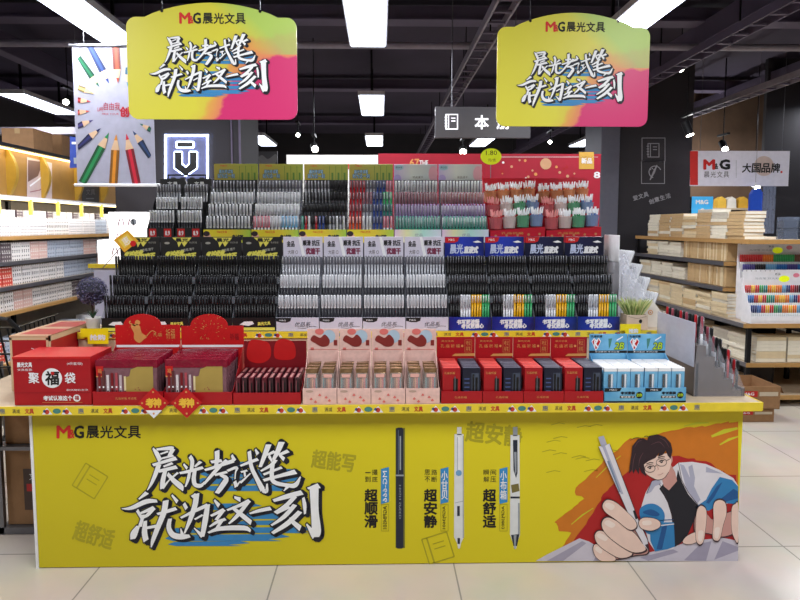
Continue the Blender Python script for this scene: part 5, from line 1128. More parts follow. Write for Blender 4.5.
child_px(MB().tube((c.x + .0, Y + .003, c.z), (UX[0] - UW / 2 + .002, 3.36, T2Z + .35), .0025, WIRE, seg=5)).build('clip', t)
mb = MB(); mb.text(f, '惠', 122.5, 245, 129.5, 237, WHITE, 4, rot=-.6); child_px(mb).build('lettering', t)
# ---- black accessory rack on the upper tier, left
for q, (ua, ub, lab) in enumerate(((147, 175, 'left black accessory rack of grey pens under the neon sign'), (175.5, 203, 'right black accessory rack of grey pens beside the upper yellow displays'))):
    xa, xb = at(ua, 235, 3.73).x, at(ub, 235, 3.73).x; w = xb - xa - .006; ss = [.055, .14, .225]
    def art_blk(f, w, h):
        mb = MB(); mb.text(f, '文具', -w * .2, h * .4, w * .2, h * .7, WHITE, 1, bold=.03); return mb
    def fart_blk(f, w, h):
        mb = MB()
        for x in (-w * .3, w * .25): mb.rect(f, x - .02, h * .4, x + .025, h * .95, BRED, 1); mb.text(f, '8.9', x - .012, h * .5, x + .016, h * .8, WHITE, 2, bold=.03)
        return mb
    t, dep = cascade(lab, ((xa + xb) / 2, 3.725, T3Z + .001), w, ss, .03, .07, .41, BLKB, HB, .07, art_blk, HB, fart_blk, lipm=M('rack_black_lip', (24, 23, 27), .3), h0=.07, group='black accessory racks', name='accessory_rack')
    fill(t, w, ss, .07, 9, lambda k, i: (('silver', 'silver', 'greyp')[k], 'grey_marker'), lambda k, i, lab=lab: 'grey marker in %s of the %s' % (ROWN3[k], lab.replace(' of grey pens', '')), lambda k, i, lab=lab: 'markers of the ' + lab, skip=.06)
    if q == 0: racks = ((xa + xb) / 2, w)
# hanging black pouches above the racks
for k in range(4):
    u = 173 + k * 9.5; p = at(u, 178, 4.02); t = empty('black_pouch', 'black hanging pouch with grey mark, %s of the four below the neon sign' % ['leftmost', 'second', 'third', 'rightmost'][k], 'pouch', (p.x, 4.02, p.z - .1), group='black pouches')
    MB().prism([(-.026, 0), (.026, 0), (.024, .07), (.01, .1), (-.01, .1), (-.024, .07)], 0, .02, BLKB).build('pouch', t, bevel=.004); MB().disc(face((0, -.003, 0)), 0, .04, .011, GREYM, 1).build('mark', t)
    MB().tube((0, .01, .1), (0, .01, .125), .002, WIRE, seg=5).build('loop', t)
xa, xb = at(168, 176, 4.03).x, at(206, 176, 4.03).x; z = at(180, 178, 4.02).z + .02
t = empty('hook_rail', 'thin dark hook rail carrying the black pouches', 'rail', ((xa + xb) / 2, 4.03, T3Z)); w = xb - xa
MB().tube((-w / 2, 0, z - T3Z), (w / 2, 0, z - T3Z), .005, DARKM).tube((-w / 2, 0, 0), (-w / 2, 0, z - T3Z), .005, DARKM).tube((w / 2, 0, 0), (w / 2, 0, z - T3Z), .005, DARKM).build('frame', t)

# ---- red pen stands at upper right
REDS = M('stand_crimson', (186, 16, 40), .4)
PT = [('red', (196, 40, 50)), ('cream', (214, 190, 186)), ('green', (34, 140, 84)), ('blue', (84, 120, 180)), ('orange', (226, 120, 50))]
def pot_proto(nm, rgb):
    t = empty('pen_pot', '', 'pen pot', (0, 0, 0)); m = M('potpen_' + nm, rgb, .35); cl = clear('pot_clear_' + nm, tuple(int(c * .6 + 90) for c in rgb), .6)
    MB().lathe([(.037, 0), (.043, .068), (.0435, .07)], cl, 12).build('cup', t)
    mb = MB(); wt = MC['pen_white']
    for i in range(16):
        a = i * 2.4; r = .006 + .023 * math.sqrt(i / 16); b = Vector((r * math.cos(a) * .7, r * math.sin(a) * .7, .004)); e = Vector((r * math.cos(a) * 1.5, r * math.sin(a) * 1.4, .115 + .01 * math.sin(i * 5))); k = b.lerp(e, .66); mb.tube(b, k, .0046, m, seg=6).tube(k, e, .0062, wt if nm != 'red' else M('potcap_pink', (222, 150, 150)), .003, 6)
    mb.build('pens', t); return t
pots = [pot_proto(*a) for a in PT]; usedp = [0] * 5
for q, (ua, ub, lab) in enumerate(((489.5, 545, 'crimson stepped pen stand beside the pastel displays'), (545.5, 601, 'crimson stepped pen stand beside the grey pillar'))):
    xa, xb = at(ua, 235, 3.74).x, at(ub, 235, 3.74).x; w = xb - xa - .006
    t = empty('pen_stand', lab, 'pen stand', ((xa + xb) / 2, 3.73, T3Z + .001), group='crimson pen stands')
    hs = [.085, .17, .262]; dd = .1; b = MB()
    for k, z in enumerate(hs):
        sl = .012; y0 = k * dd; b.add([(-w / 2, y0, 0), (w / 2, y0, 0), (w / 2, y0, z + sl), (-w / 2, y0, z - sl), (-w / 2, y0 + dd, 0), (w / 2, y0 + dd, 0), (w / 2, y0 + dd, z + sl), (-w / 2, y0 + dd, z - sl)], [(0, 1, 2, 3), (5, 4, 7, 6), (3, 2, 6, 7), (1, 5, 6, 2), (4, 0, 3, 7)], REDS)
    b.build('steps', t); MB().box(-w / 2, w / 2, 3 * dd, 3 * dd + .008, 0, .42, REDS).build('back_board', t)
    mb = MB(); f = face((0, -.0006, 0))
    for k in range(5): mb.disc(f, -w * .4 + k * w * .2, .04 + k * .003, .008, M('dull_gold', (190, 120, 80)), 1)
    mb.text(f, '孔庙祈福', -w * .3, .05, w * .1, .065, GOLD, 2); mb.build('front_print', t)
    for k in range(3):
        for s in range(4):
            x = -w / 2 + w * (s + .5) / 4; z = hs[k] + .012 * (x / (w / 2)) + .006; loc = (t.location.x + x, t.location.y + k * dd + .05, T3Z + z + .001)
            s_ = s if k < 2 else 4
            l2 = '%s pen pot, %s step, crimson stand %s' % (PT[s_][0] + (' ' + ['leftmost', 'second', 'third', 'rightmost'][s] if k == 2 else ''), ['lowest', 'middle', 'highest'][k], lab.split('stand ')[1])
            if not usedp[s_]: pots[s_].location = loc; pots[s_]['label'] = l2; pots[s_]['group'] = 'pen pots on crimson stands'; usedp[s_] = 1
            else: clone(pots[s_], loc, s * .7 + k, l2)

# ================================================================ UNDER THE TABLE, LEFT
x0 = at(-20, 480, 3.15).x; x1 = at(32, 480, 3.15).x
shelfz = at(10, 447, 3.12).z
t = empty('storage_rack', 'low grey storage rack under the left end of the island', 'rack', (x0 + .2, 3.1, 0)); o0 = t.location
zf = at(20, 523, 3.16).z
child_px(MB().box(-2.03, -1.66, 3.12, 3.6, shelfz - .02, shelfz, GREYM)).build('shelf_board', t); child_px(MB().box(-2.03, -1.66, 3.12, 3.6, .005, .04, GREYM)).build('base', t)
for x in (-2.03, -1.685):
    for y in (3.12, 3.575): child_px(MB().box(x, x + .025, y, y + .025, 0, TT - .045, GREYM)).build('leg', t)
def kraft(label, x0, x1, y0, y1, z0, h, tape=True, mark=None, open_=False, name='cardboard_box', rz=0):
    t = empty(name, label, 'cardboard box', ((x0 + x1) / 2, y0, z0), rz); w = x1 - x0; d = y1 - y0
    if not open_:
        MB().box(-w / 2, w / 2, 0, d, 0, h, KRAFT).build('body', t, bevel=.003)
        MB().box(-.025, .025, -.001, d + .001, h, h + .001, M('packing_tape', (176, 146, 104), .2)).box(-.025, .025, -.0015, 0, h - .05, h + .001, MC['packing_tape']).build('tape', t)
    else:
        MB().box(-w / 2, w / 2, 0, .005, 0, h, KRAFT).box(-w / 2, w / 2, d - .005, d, 0, h, KRAFT).box(-w / 2, -w / 2 + .005, .005, d - .005, 0, h, KRAFT).box(w / 2 - .005, w / 2, .005, d - .005, 0, h, KRAFT).box(-w / 2, w / 2, 0, d, 0, .005, KRAFT).build('body', t)
        for s in (-1, 1): MB().add([(s * w / 2, 0, h), (s * w / 2, d, h), (s * (w / 2 + .03), d, h - .06), (s * (w / 2 + .03), 0, h - .06)], [(0, 1, 2, 3)], KRAFT).build('flap', t)
    if mark: mark(face((0, -.002, 0)), w, h).build('label_print', t)
    return t
def mk_red(f, w, h):
    mb = MB(); mb.rect(f, -w * .18, h * .55, w * .12, h * .8, BRED, 1); mb.text(f, 'M&G', -w * .12, h * .62, w * .06, h * .74, WHITE, 2, bold=.03); mb.rect(f, w * .15, h * .58, w * .46, h * .76, M('label_cream', (200, 184, 160)), 1); mb.rect(f, -w * .48, h * .56, -w * .22, h * .76, MC['label_cream'], 1); return mb
def mk_dark(f, w, h):
    mb = MB(); mb.rect(f, -w * .2, h * .2, w * .35, h * .75, M('dark_label', (70, 50, 44)), 1); mb.rect(f, -w * .15, h * .45, w * .2, h * .55, BRED, 2); mb.text(f, '文具', -w * .1, h * .6, w * .1, h * .7, WHITE, 2); return mb
kraft('brown carton with a dark printed label on the rack under the island', -2.0, -1.69, 3.15, 3.5, .042, shelfz - .02 - .05, mark=mk_dark)
kraft('brown carton on the upper board of the rack under the island', -2.0, -1.69, 3.16, 3.5, shelfz + .002, .16)

# ================================================================ LEFT SHELVING
LX = -3.2
WPAN = M('golden_wood_panel', (150, 112, 54), .5, var=.12, scale=6); WARM = M('warm_led_strip', (255, 230, 160), emit=5.0, ecol=(255, 222, 150)); SHM = M('shelf_steel_edge', (120, 118, 124), .3, .6); SHW = M('shelf_wood_edge', (176, 134, 78), .5)
def zL(v0): return CH - (v0 - 226) / 380 * 3.2       # height of a shelf line crossing x=0 at image row v0
YA, YB = 3.9, 8.0
t = empty('wall_shelving', 'long left wall shelving with golden wooden fascia and warm light strips', 'shelving', (LX - .25, YA, 0)); o0 = t.location
zs = [zL(237), zL(263), zL(288), zL(314), .5, .12]
for i, z in enumerate(zs):
    xf = LX + [0, .0, .02, .02, .1, .1][i]
    child_px(MB().box(LX - .45, xf - .02, YA, YB, z - .025, z, WOODT).box(xf - .02, xf, YA, YB, z - .03, z + .004, [SHW, SHM, SHM, SHW, SHW, SHW][i])).build('shelf_board', t)
child_px(MB().box(LX - .47, LX - .45, YA, YB, 0, 2.45, M('shelf_back_board', (150, 140, 128), .7))).build('back_board', t)
zt0, zt1 = zL(196), zL(145)
child_px(MB().box(LX - .12, LX - .09, YA, YB, zt0, zt1, WPAN)).build('fascia_board', t)
child_px(MB().box(LX - .45, LX, YA, YB, zt1, zt1 + .03, DARKM).box(LX - .45, LX, YA, YB, zt0 - .012, zt0 + .012, WHITE)).build('canopy_board', t)
child_px(MB().box(LX - .08, LX - .05, YA + .02, YB - .02, zt1 - .012, zt1 - .001, WARM)).build('light_strip', t)
child_px(MB().box(LX - .05, LX - .02, YA + .02, YB - .02, zt0 - .024, zt0 - .013, WARM)).build('light_strip', t)
CUR = M('yellow_curved_fin', (170, 134, 44), .5)
for k in range(6):
    y = [5.0, 5.42, 5.95, 6.6, 7.2, 7.9][k]
    pts = [(LX - .09, zt0 + .013)] + [(LX - .09 + .075 * math.sin(PI * j / 10) ** 1.0 + .015, zt0 + .013 + (zt1 - zt0 - .015) * j / 10) for j in range(11)] + [(LX - .09, zt1 - .002)]
    child_px(MB().prism([(p[0], p[1]) for p in pts], y - .02, y + .02, CUR)).build('curved_fin', t)
for k in range(9):
    y = 4.2 + k * .47; child_px(MB().box(LX - .03, LX, y, y + .02, zt0 - .15, zt0 - .012, M('yellow_post', (224, 200, 90), .4, emit=.25))).build('post', t)
for y in (YA, (YA + YB) / 2, YB - .04): child_px(MB().box(LX - .45, LX - .42, y, y + .04, 0, zt1, DARKM)).build('upright', t)
# lamps of the strips
for zz, pw, xx, ry in ((zt1 - .02, 4, LX + .0, .5), (zt0 - .03, 12, LX + .12, .35)):
    ld = bpy.data.lights.new('strip_lamp', 'AREA'); ld.shape = 'RECTANGLE'; ld.size = .03; ld.size_y = YB - YA - .2; ld.energy = pw; ld.color = (1, .90, .70) if zz > 2 else (1, .97, .9)
    lo_ = bpy.data.objects.new('strip_lamp', ld); COL.objects.link(lo_); lo_.location = (xx, (YA + YB) / 2, zz); lo_.rotation_euler = (0, ry, 0)
# posters on the fascia
fL = lambda X, d=.001: (lambda u, v, l=1: atx(u, v, X + l * d))
for k, (u0, u1, va, vb, vc, vd, rgb, lab) in enumerate(((27, 52, 157, 163, 199, 201, (196, 176, 176), 'pale sketch poster on the wooden fascia'), (82, 99, 183, 185, 203, 204, (36, 36, 44), 'small dark poster on the fascia below the pencil banner'), (121, 135, 186, 187, 206, 207, (34, 34, 42), 'small dark poster at the far end of the fascia'))):
    X = LX - .088; g = fL(X); a = g(u0, vc, 0); b = g(u1, va, 0); pp = MB().add([g(u0, va, 2), g(u1, vb, 2), g(u1, vd, 2), g(u0, vc, 2)], [(0, 1, 2, 3)], M('fascia_poster_%d' % k, rgb))
    t = empty('fascia_poster', lab, 'poster', (a + b) / 2, group='fascia posters'); o0 = t.location; child_px(pp).build('sheet', t); mb = MB()
    if k == 0: mb.flat(g, [(28, 160), (43, 162), (38, 176), (28, 182)], M('sketch_brown', (110, 84, 76)), 3); mb.stroke(g, [(30, 186), (38, 180), (48, 172)], 1.6, WHITE, 4); mb.stroke(g, [(30, 192), (40, 190), (50, 182)], 1.0, M('sketch_mauve', (150, 100, 110)), 4); mb.text(g, '文具', 42, 193, 49, 189, BLUE, 4)
    else: mb.text(g, '文具', u0 + 4, vc - 8, u1 - 4, vc - 14, GREYM, 3); mb.rect(g, u0 + 4, vc - 4, u1 - 5, vc - 5, GREYM, 3)
    child_px(mb).build('print', t)
# cartons on top of the shelving and the blue bag
for k in range(5):
    y = 5.9 + k * .52; t = kraft('brown carton on top of the wooden fascia, %s along from the near end' % ORD[k], LX - .42, LX - .12, y, y + .34, zt1 + .031, .22 + .02 * (k % 2))
p = at(74, 165, 5.1); t = empty('blue_bag', 'blue packet hanging beside the pencil banner', 'packet', (p.x, 5.1, p.z - .02)); BB = M('blue_packet', (40, 66, 150), .3, bump=.3)
MB().prism([(-.03, 0), (.10, .01), (.105, .24), (-.02, .25)], 0, .03, BB).build('packet', t, bevel=.005); MB().rect(face((0, -.002, 0)), .0, .03, .08, .08, SIL, 1).rect(face((0, -.002, 0)), -.01, .19, .09, .21, WHITE, 1).build('print', t); MB().tube((.04, .015, .25), (.04, .015, ZC - p.z + .02), .002, WIRE, seg=5).build('string', t)
# boxes on the left shelves
BX = [dot_mat('box_white_black', (226, 220, 218), (40, 38, 44)), dot_mat('box_white_red', (230, 214, 208), (190, 60, 50)), dot_mat('box_pink', (214, 176, 168), (230, 220, 214)), dot_mat('box_white_fine', (224, 220, 222), (90, 90, 110), 45, 40), dot_mat('box_blue_grey', (176, 184, 200), (90, 96, 120)), dot_mat('box_red', (206, 70, 56), (240, 220, 200)), dot_mat('box_dark', (92, 78, 84), (200, 196, 190))]
CNAME = ['white box with black marks', 'white box with red marks', 'pinkish box', 'white box with fine print', 'blue-grey box', 'red-marked box', 'dark box']
BW, BD, BH = .135, .2, .082; pro = {}
def pen_box(ci, loc, label, group):
    if ci not in pro:
        mb = MB().box(-BD, 0, -BW / 2, BW / 2, 0, BH, BX[ci]).box(-BD, .0008, -BW / 2 + .001, BW / 2 - .001, BH * .86, BH * .9, WHITE)
        o = mb.build('pen_carton', bevel=.002); o.location = loc; pro[ci] = o; return tag(o, label, 'box', group)
    return inst(pro[ci], 'pen_carton', loc, (0, 0, 0), label, 'box', group)
rows = [(0, 2, (3, 3, 3, 3, 0, 0, 3, 3, 4, 3, 3, 3)), (1, 2, (6, 6, 0, 2, 4, 4, 4, 2, 3, 3, 3, 3)), (2, 2, (5, 5, 0, 0, 0, 4, 4, 4, 2, 5, 3, 3)), (3, 2, (0, 0, 2, 0, 0, 0, 6, 2, 2, 3, 3, 3)), (4, 2, (5, 4, 4, 6, 6, 4, 4, 3, 3, 3, 3, 3))]
rn = ['top', 'second', 'third', 'fourth', 'lowest']
for r_, nst, seq in rows:
    ny = 22
    for k in range(ny):
        y = 4.82 + k * .143; ci = seq[min(11, int(k / ny * 12))]
        for s in range(nst):
            if r_ == 4 and RN.random() < .3 and s == 1: continue
            xo = LX - .03 + (RN.random() - .5) * .006 + (.08 if r_ == 4 else 0)
            pen_box(ci, (xo, y, zs[r_] + .003 + s * (BH + .0012)), '%s on the %s shelf of the left shelving, %s layer' % (CNAME[ci], rn[r_], ['lower', 'upper'][s]), 'small cartons on the left shelving, %s shelf' % rn[r_])
# little goods in the lit niche above
for k in range(24):
    y = 4.9 + k * .125; ci = [3, 6, 3, 3][k % 4]
    o = pen_box(ci, (LX - .06, y, zs[0] + .003 + 2 * (BH + .0012)), '%s on the very top of the left shelving' % CNAME[ci], 'small cartons at the top of the left shelving'); o.scale = (1, .7, .8)
# white display stand, its overexposed look put in as emission
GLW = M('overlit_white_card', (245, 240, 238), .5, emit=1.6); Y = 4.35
a = at(118, 262, Y); b = at(145, 212, Y); t = empty('white_tier_stand', 'overlit white tiered card stand with a yellow rail beside the black displays', 'display stand', ((a.x), Y, TT + .001)); o0 = t.location
c0, c1 = at(98, 265, Y - .25), at(123.5, 240, Y - .25)
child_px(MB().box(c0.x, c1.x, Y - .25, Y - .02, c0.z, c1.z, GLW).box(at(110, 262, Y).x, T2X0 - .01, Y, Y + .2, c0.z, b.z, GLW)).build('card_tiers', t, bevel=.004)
child_px(MB().box(at(88, 266, Y - .3).x, at(124, 266, Y - .3).x, Y - .3, Y - .28, at(100, 268, Y - .3).z, at(100, 264, Y - .3).z, RAILY)).build('price_rail', t)
child_px(MB().box(max(TX0 + .01, at(92, 266, Y - .3).x), T2X0 - .01, Y - .28, Y + .3, TT + .001, c0.z - .004, M('plinth_lilac_white', (190, 190, 214), .6))).build('plinth', t)
mb = MB(); f1 = fpx(Y - .252); f2 = fpx(Y - .002)
for f, x, y, s in ((f1, 115, 251, 1), (f2, 121, 222, 1), (f2, 131, 222, 1.), (f2, 119, 236, .8)):
    mb.stroke(f, [(x - 3, y + 4), (x - 1.5, y - 3 * s), (x, y + 1), (x + 1.5, y - 3 * s), (x + 3, y + 4)], 1.2, M('mauve_print', (150, 110, 130)), 2)
mb.disc(f2, 133.5, 222, 3.2, SIL, 2); child_px(mb).build('print', t)
# shopping basket of black wire at far left
BWm = M('black_wire', (22, 21, 24), .4, .4)
p = at(2, 352, 3.9); t = empty('wire_trolley', 'black wire shopping trolley cut off at the left edge', 'trolley', (p.x - .15, 3.9, 0)); o0 = t.location; mb = MB()
zt_, zb_ = at(0, 328, 3.9).z, at(0, 380, 3.9).z; xr = at(17, 350, 3.9).x; xl = xr - .5
for k in range(9):
    x = xr - k * .055; mb.tube((x - .0, 3.9, zt_), (x + .05, 3.92, zb_), .007, BWm, seg=5)
for k in range(5):
    z = zt_ + (zb_ - zt_) * k / 4; mb.tube((xl, 3.9, z), (xr + .012 * k, 3.9, z), .007, BWm, seg=5).tube((xr + .012 * k, 3.9, z), (xr - .05, 4.5, z), .006, BWm, seg=5)
for k in range(10): mb.tube((xr - .05 * k / 10, 3.9 + .06 * k, zt_), (xr, 3.9 + .06 * k, zb_), .004, BWm, seg=5)
child_px(mb).build('basket', t)
child_px(MB().path([(xl, 3.86, zt_ + .02), (xr - .2, 3.86, zt_ + .09), (xr - .02, 3.86, zt_ + .06), (xr + .03, 3.9, zt_ - .02)], .014, BWm, 8)).build('handle', t)
mb = MB()
for x in (xl + .05, xr - .05):
    for y in (3.95, 4.45): mb.tube((x, y, zb_), (x, y, .08), .01, GREYM)
mb.tube((xl + .05, 3.95, .2), (xr - .05, 3.95, .2), .01, GREYM).tube((xr - .05, 3.95, .2), (xr - .05, 4.45, .2), .01, GREYM); child_px(mb).build('frame', t)
for x in (xl + .05, xr - .05):
    for y in (3.95, 4.45): child_px(MB().tube((x - .012, y, .04), (x + .012, y, .04), .04, BLACK, seg=14)).build('wheel', t)

# ================================================================ RIGHT SHELVING
RX = 3.33; RYA, RYB = 5.3, 7.75
def zR(u, v): return CH - (v - 226) / (u - 380) * RX
z1, z2, z3, z4 = 1.515, zR(737, 263.5), zR(737, 290), .76
t = empty('notebook_shelving', 'open dark steel shelving of notebooks in the right aisle, wooden shelf edges', 'shelving', (RX, RYA, 0)); o0 = t.location
for z, ya, xf, em in ((z1, 5.35, RX, SHW), (z2, 5.72, RX, SHM), (z3, 5.72, RX, SHM), (z4, RYA, RX - .04, SHM), (.40, RYA, RX, SHM), (.1, RYA, RX, SHW)):
    child_px(MB().box(xf, RX + 1.6, ya, RYB, z - .03, z - .002, WOODT).box(xf - .012, xf, ya, RYB, z - .035, z + .004, em).box(xf - .012, RX + 1.6, ya - .012, ya, z - .035, z + .004, SHW)).build('shelf_board', t)
for x, y in ((RX, RYA + .01), (RX + .78, 5.9), (RX + 1.55, RYA + .01), (RX, RYB - .05), (RX + 1.55, RYB - .05)): child_px(MB().box(x + .0, x + .035, y, y + .035, 0, z1 if y > 5.4 else z4, DARKM)).build('upright', t)
child_px(MB().box(RX + .5, RX + .52, RYA + .4, RYB, .1, z1 + .0, M('rack_back_panel', (46, 42, 44), .7))).build('back_panel', t)
PAPER = [M('notebook_white', (236, 228, 208), .5), M('notebook_cream', (222, 202, 164), .5), M('notebook_grey', (204, 196, 180), .45), M('notebook_pale_kraft', (200, 168, 122), .5)]; PGE = M('paper_pages', (226, 220, 206), .6)
nbp = {}
def notebook(ci, upright, loc, rz, label, group, sc=None):
    k = (ci, upright)
    if k not in nbp:
        mb = MB()
        if upright: mb.box(0, .15, -.0115, .0115, 0, .19, PAPER[ci]).box(.003, .152, -.009, .009, .003, .1915, PGE)
        else: mb.box(0, .19, -.135, .135, 0, .030, PGE).box(-.002, .191, -.136, .136, .0, .003, PAPER[ci]).box(-.002, .191, -.136, .136, .028, .0315, PAPER[ci]).box(-.003, 0, -.136, .136, 0, .0315, PAPER[ci])
        nbp[k] = mb.build('notebook', bevel=.001); o = nbp[k]; o.location = loc; o.rotation_euler = (0, 0, rz); tag(o, label, 'notebook', group)
    else: o = inst(nbp[k], 'notebook', loc, (0, 0, rz), label, 'notebook', group)
    if sc: o.scale = sc
    return o
cn = ['white', 'cream', 'grey', 'kraft']
def stack_row(y0, y1, z, hmax, sname, cols, x=RX + .04, n0=5, stepy=.285):
    y = y0 + .14; i = 0
    while y < y1 - .12:
        n = n0 + RN.choice([-1, 0, 0, 1]); zz = z + .001; c0 = RN.choice(cols)
        for k in range(n):
            if zz + .034 > z + hmax: break
            ci = c0 if RN.random() < .75 else RN.choice(cols)
            notebook(ci, False, (x + RN.uniform(-.008, .012), y + RN.uniform(-.006, .006), zz), RN.uniform(-.03, .03), '%s covered notebook lying in the stacks on the %s of the right shelving' % (cn[ci], sname), 'flat notebooks on the ' + sname); zz += .033
        y += stepy; i += 1
stack_row(5.5, 7.7, z1 + .003, .30, 'top shelf', [0, 0, 1, 3, 2], n0=8)
stack_row(6.65, 7.7, z2 + .003, .18, 'second shelf', [0, 0, 1], n0=5)
stack_row(6.55, 7.7, z3 + .003, .2, 'third shelf', [0, 0, 1], n0=5)
stack_row(5.65, 7.7, z4 + .003, .235, 'fourth shelf', [0, 3, 1, 2], n0=7, x=RX + .0)
stack_row(5.4, 7.7, .40 + .003, .26, 'fifth shelf', [0, 2, 1], n0=7)
for z, ya, yb, nm in ((z2, 5.76, 6.6, 'second shelf'), (z3, 5.76, 6.5, 'third shelf')):
    y = ya
    while y < yb:
        notebook(3 if RN.random() < .75 else 1, True, (RX + .038 + RN.uniform(0, .008), y + .012, z + .005), 0, 'kraft notebook standing upright on the %s of the right shelving' % nm, 'upright kraft notebooks on the ' + nm, (1, 1, 1.0 + RN.uniform(-.03, .03))); y += .0265
# end face stacks
for z, nn, nm in ((.40 + .003, 7, 'lower end shelf'), ):
    for c_i, x in enumerate((RX + .24, RX + .53, RX + .82, RX + 1.1)):
        for k in range(nn): notebook(RN.choice([0, 0, 1]), False, (x, RYA + .04, z + k * .033), PI / 2, 'white notebook in the %s stack from the post on the end shelf' % ORD[c_i], 'notebook stacks on the end shelf')
# clear dark boxes top right
for k in range(6):
    x = at(778, 225, 5.5).x + (k % 3) * .16; z = z1 + .005 + (k // 3) * .105
    t = empty('clear_case', 'clear case of dark stationery, %s in the %s row, far right top shelf' % (['first', 'second', 'third'][k % 3], ['lower', 'upper'][k // 3]), 'case', (x + .07, 5.42, z), group='clear cases on the top shelf')
    MB().box(-.07, .07, 0, .1, 0, .1, clear('case_plastic', (120, 130, 150), .45) if k == 0 else MC['case_plastic']).build('case', t, bevel=.003); MB().box(-.06, .06, .01, .09, .004, .07, M('case_fill', (50, 56, 74))).build('contents', t)
# marker displays
MK = [('violet', (80, 70, 140)), ('navy', (40, 60, 120)), ('blue', (40, 110, 180)), ('red', (206, 50, 50)), ('orange', (236, 130, 40)), ('yellow', (240, 190, 50)), ('green', (60, 160, 90)), ('teal', (40, 140, 140)), ('sky blue', (110, 170, 210)), ('brown', (120, 76, 60)), ('maroon', (120, 40, 50)), ('black', (40, 40, 44))]
mkp = {}
def marker(ci, loc, label, grp):
    if ci not in mkp:
        m = M('marker_' + MK[ci][0].replace(' ', '_'), MK[ci][1], .35, emit=.05); mb = MB().lathe([(.006, 0), (.0068, .02), (.0068, .10)], PALE, 7).lathe([(.0072, .06), (.0072, .125), (.004, .13)], m, 7); o = mb.build('marker_pen', smooth=True); o.location = loc; mkp[ci] = o; return tag(o, label, 'marker', grp)
    return inst(mkp[ci], 'marker_pen', loc, (0, 0, 0), label, 'marker', grp)
def mdisp(label, u0, v0, vtop, Y, w, n, nrow, seq, z0, short, hdf=.27, up=0.0):
    x0 = at(u0, v0, Y).x; H = at(u0, vtop, Y).z - z0; cx = x0 + w / 2
    t = empty('marker_display', label, 'marker display', (cx, Y, z0), group='marker displays'); d = .05; WB2 = M('white_display_card', (228, 226, 230), .5, emit=.04)
    hd = H * hdf; st = (H - hd - .09) / nrow; bz = (lambda k: H - hd - .13 - (nrow - 1 - k) * .088) if up else (lambda k: .036 + st * k); b = MB()
    for k in range(nrow): b.box(-w / 2, w / 2, k * d, (k + 1) * d, 0, bz(k) - .001, WB2)
    b.build('steps', t)
    for k in range(nrow): MB().box(-w / 2, w / 2, k * d - .003, k * d - .0005, bz(k) - .015, bz(k) + .03, WB2).build('shelf_lip', t)
    prof = [(-.003, 0), (nrow * d, 0), (nrow * d, H - hd), (0, .1)]
    for s in (-1, 1): MB().prism(prof, s * w / 2 - .002 + s * .002, s * w / 2 + .002 + s * .002, WB2, axis='x').build('side_panel', t)
    h = MB().box(-w / 2, w / 2, nrow * d, nrow * d + .006, 0, H, WB2).build('header', t)
    f = face((0, nrow * d - .0005, H - hd)); mb = MB(); mb.text(f, '马克笔 双头彩色', -w * .32, hd * .3, w * .1, hd * .45, SIL, 1); mb.disc(f, w * .12, hd * .35, .05, M('tag_neon_yellow', (226, 240, 20), .5, emit=.3), 2, .03)
    for k in range(7): mb.disc(f, -w * .45 + k * w * .07, hd * .92, .004, INK, 1, n=8)
    mb.disc(f, w * .3, hd * .6, .03, M('tag_pink', (230, 130, 150)), 1, .02); mb.text(f, '新品', -w * .02, hd * .6, w * .06, hd * .78, INK, 1); mb.build('header_print', h)
    for k in range(nrow):
        for i in range(n):
            ci = seq(k, i / n); marker(ci, (cx - w / 2 + .012 + (w - .024) * i / (n - 1), Y + k * d + .02, z0 + bz(k)), '%s marker in the %s row of the %s' % (MK[ci][0], ['lowest', 'middle', 'highest'][k], short), 'markers in the ' + short)
rb = [1, 2, 3, 5, 3, 6, 7, 4, 5, 4, 8, 1, 3, 10, 11, 9]
mdisp('white marker display with rainbow rows, in front, on the end of right shelving', 751, 325, 271, 5.31, .62, 32, 3, lambda k, t: rb[(int(t * 15) + k * 1) % 16], z4 + .002, 'front marker display')
mdisp('taller white marker display with red and green rows, behind the front marker display', 744, 325, 243.5, 5.52, .62, 36, 3, lambda k, t: [rb[int(t * 15)], [0, 11, 8, 2, 0, 2][int(t * 5.9)], [3, 3, 4, 6, 6, 9][int(t * 5.9)]][k], z4 + .002, 'rear marker display', .15, .035)
# floor cartons at right
cxa, cxb = at(733, 400, 4.9).x, at(776, 400, 4.9).x; zc = at(750, 407.5, 4.9).z; ztp = at(750, 385, 4.9).z
kraft('open brown carton with a red label standing on another carton by the right shelving', cxa - .14, cxb, 4.85, 5.24, zc, ztp - zc, mark=mk_red, open_=True)
kraft('brown carton on the floor under the open carton', cxa - .14, cxb - .03, 4.87, 5.2, .0, zc - .001, mark=mk_red)
kraft('tall narrow brown carton behind the clear aisle display', cxa - .5, cxa - .18, 4.9, 5.2, .0, at(730, 368, 4.9).z)

# M&G banner and the recess behind
Y = 7.5; p0 = at(690, 186, Y); p1 = at(790, 151, Y); t = empty('brand_banner', 'white shop banner with red end strip hanging above the right shelving', 'banner', ((p0.x + p1.x) / 2, Y, p0.z)); o0 = t.location
child_px(MB().box(p0.x, p1.x, Y, Y + .01, p0.z, p1.z, M('banner_white', (214, 212, 226), .6, emit=.12))).build('cloth', t); f = fpx(Y - .001); mb = MB(); mb.rect(f, 690, 185, 698, 151, M('banner_red', (196, 40, 36), .6, emit=.08), 1)
mb.text(f, 'M', 704, 169, 714.5, 160, MGR, 1, bold=.08); mb.text(f, '&', 715, 169, 718, 163.5, INK, 1, bold=.04); mb.text(f, 'G', 720, 169, 729.5, 160, INK, 1, bold=.08)
for i, c in enumerate('晨光文具'): mb.text(f, c, 704 + i * 6.5, 177.5, 709.5 + i * 6.5, 171.5, INK, 1)
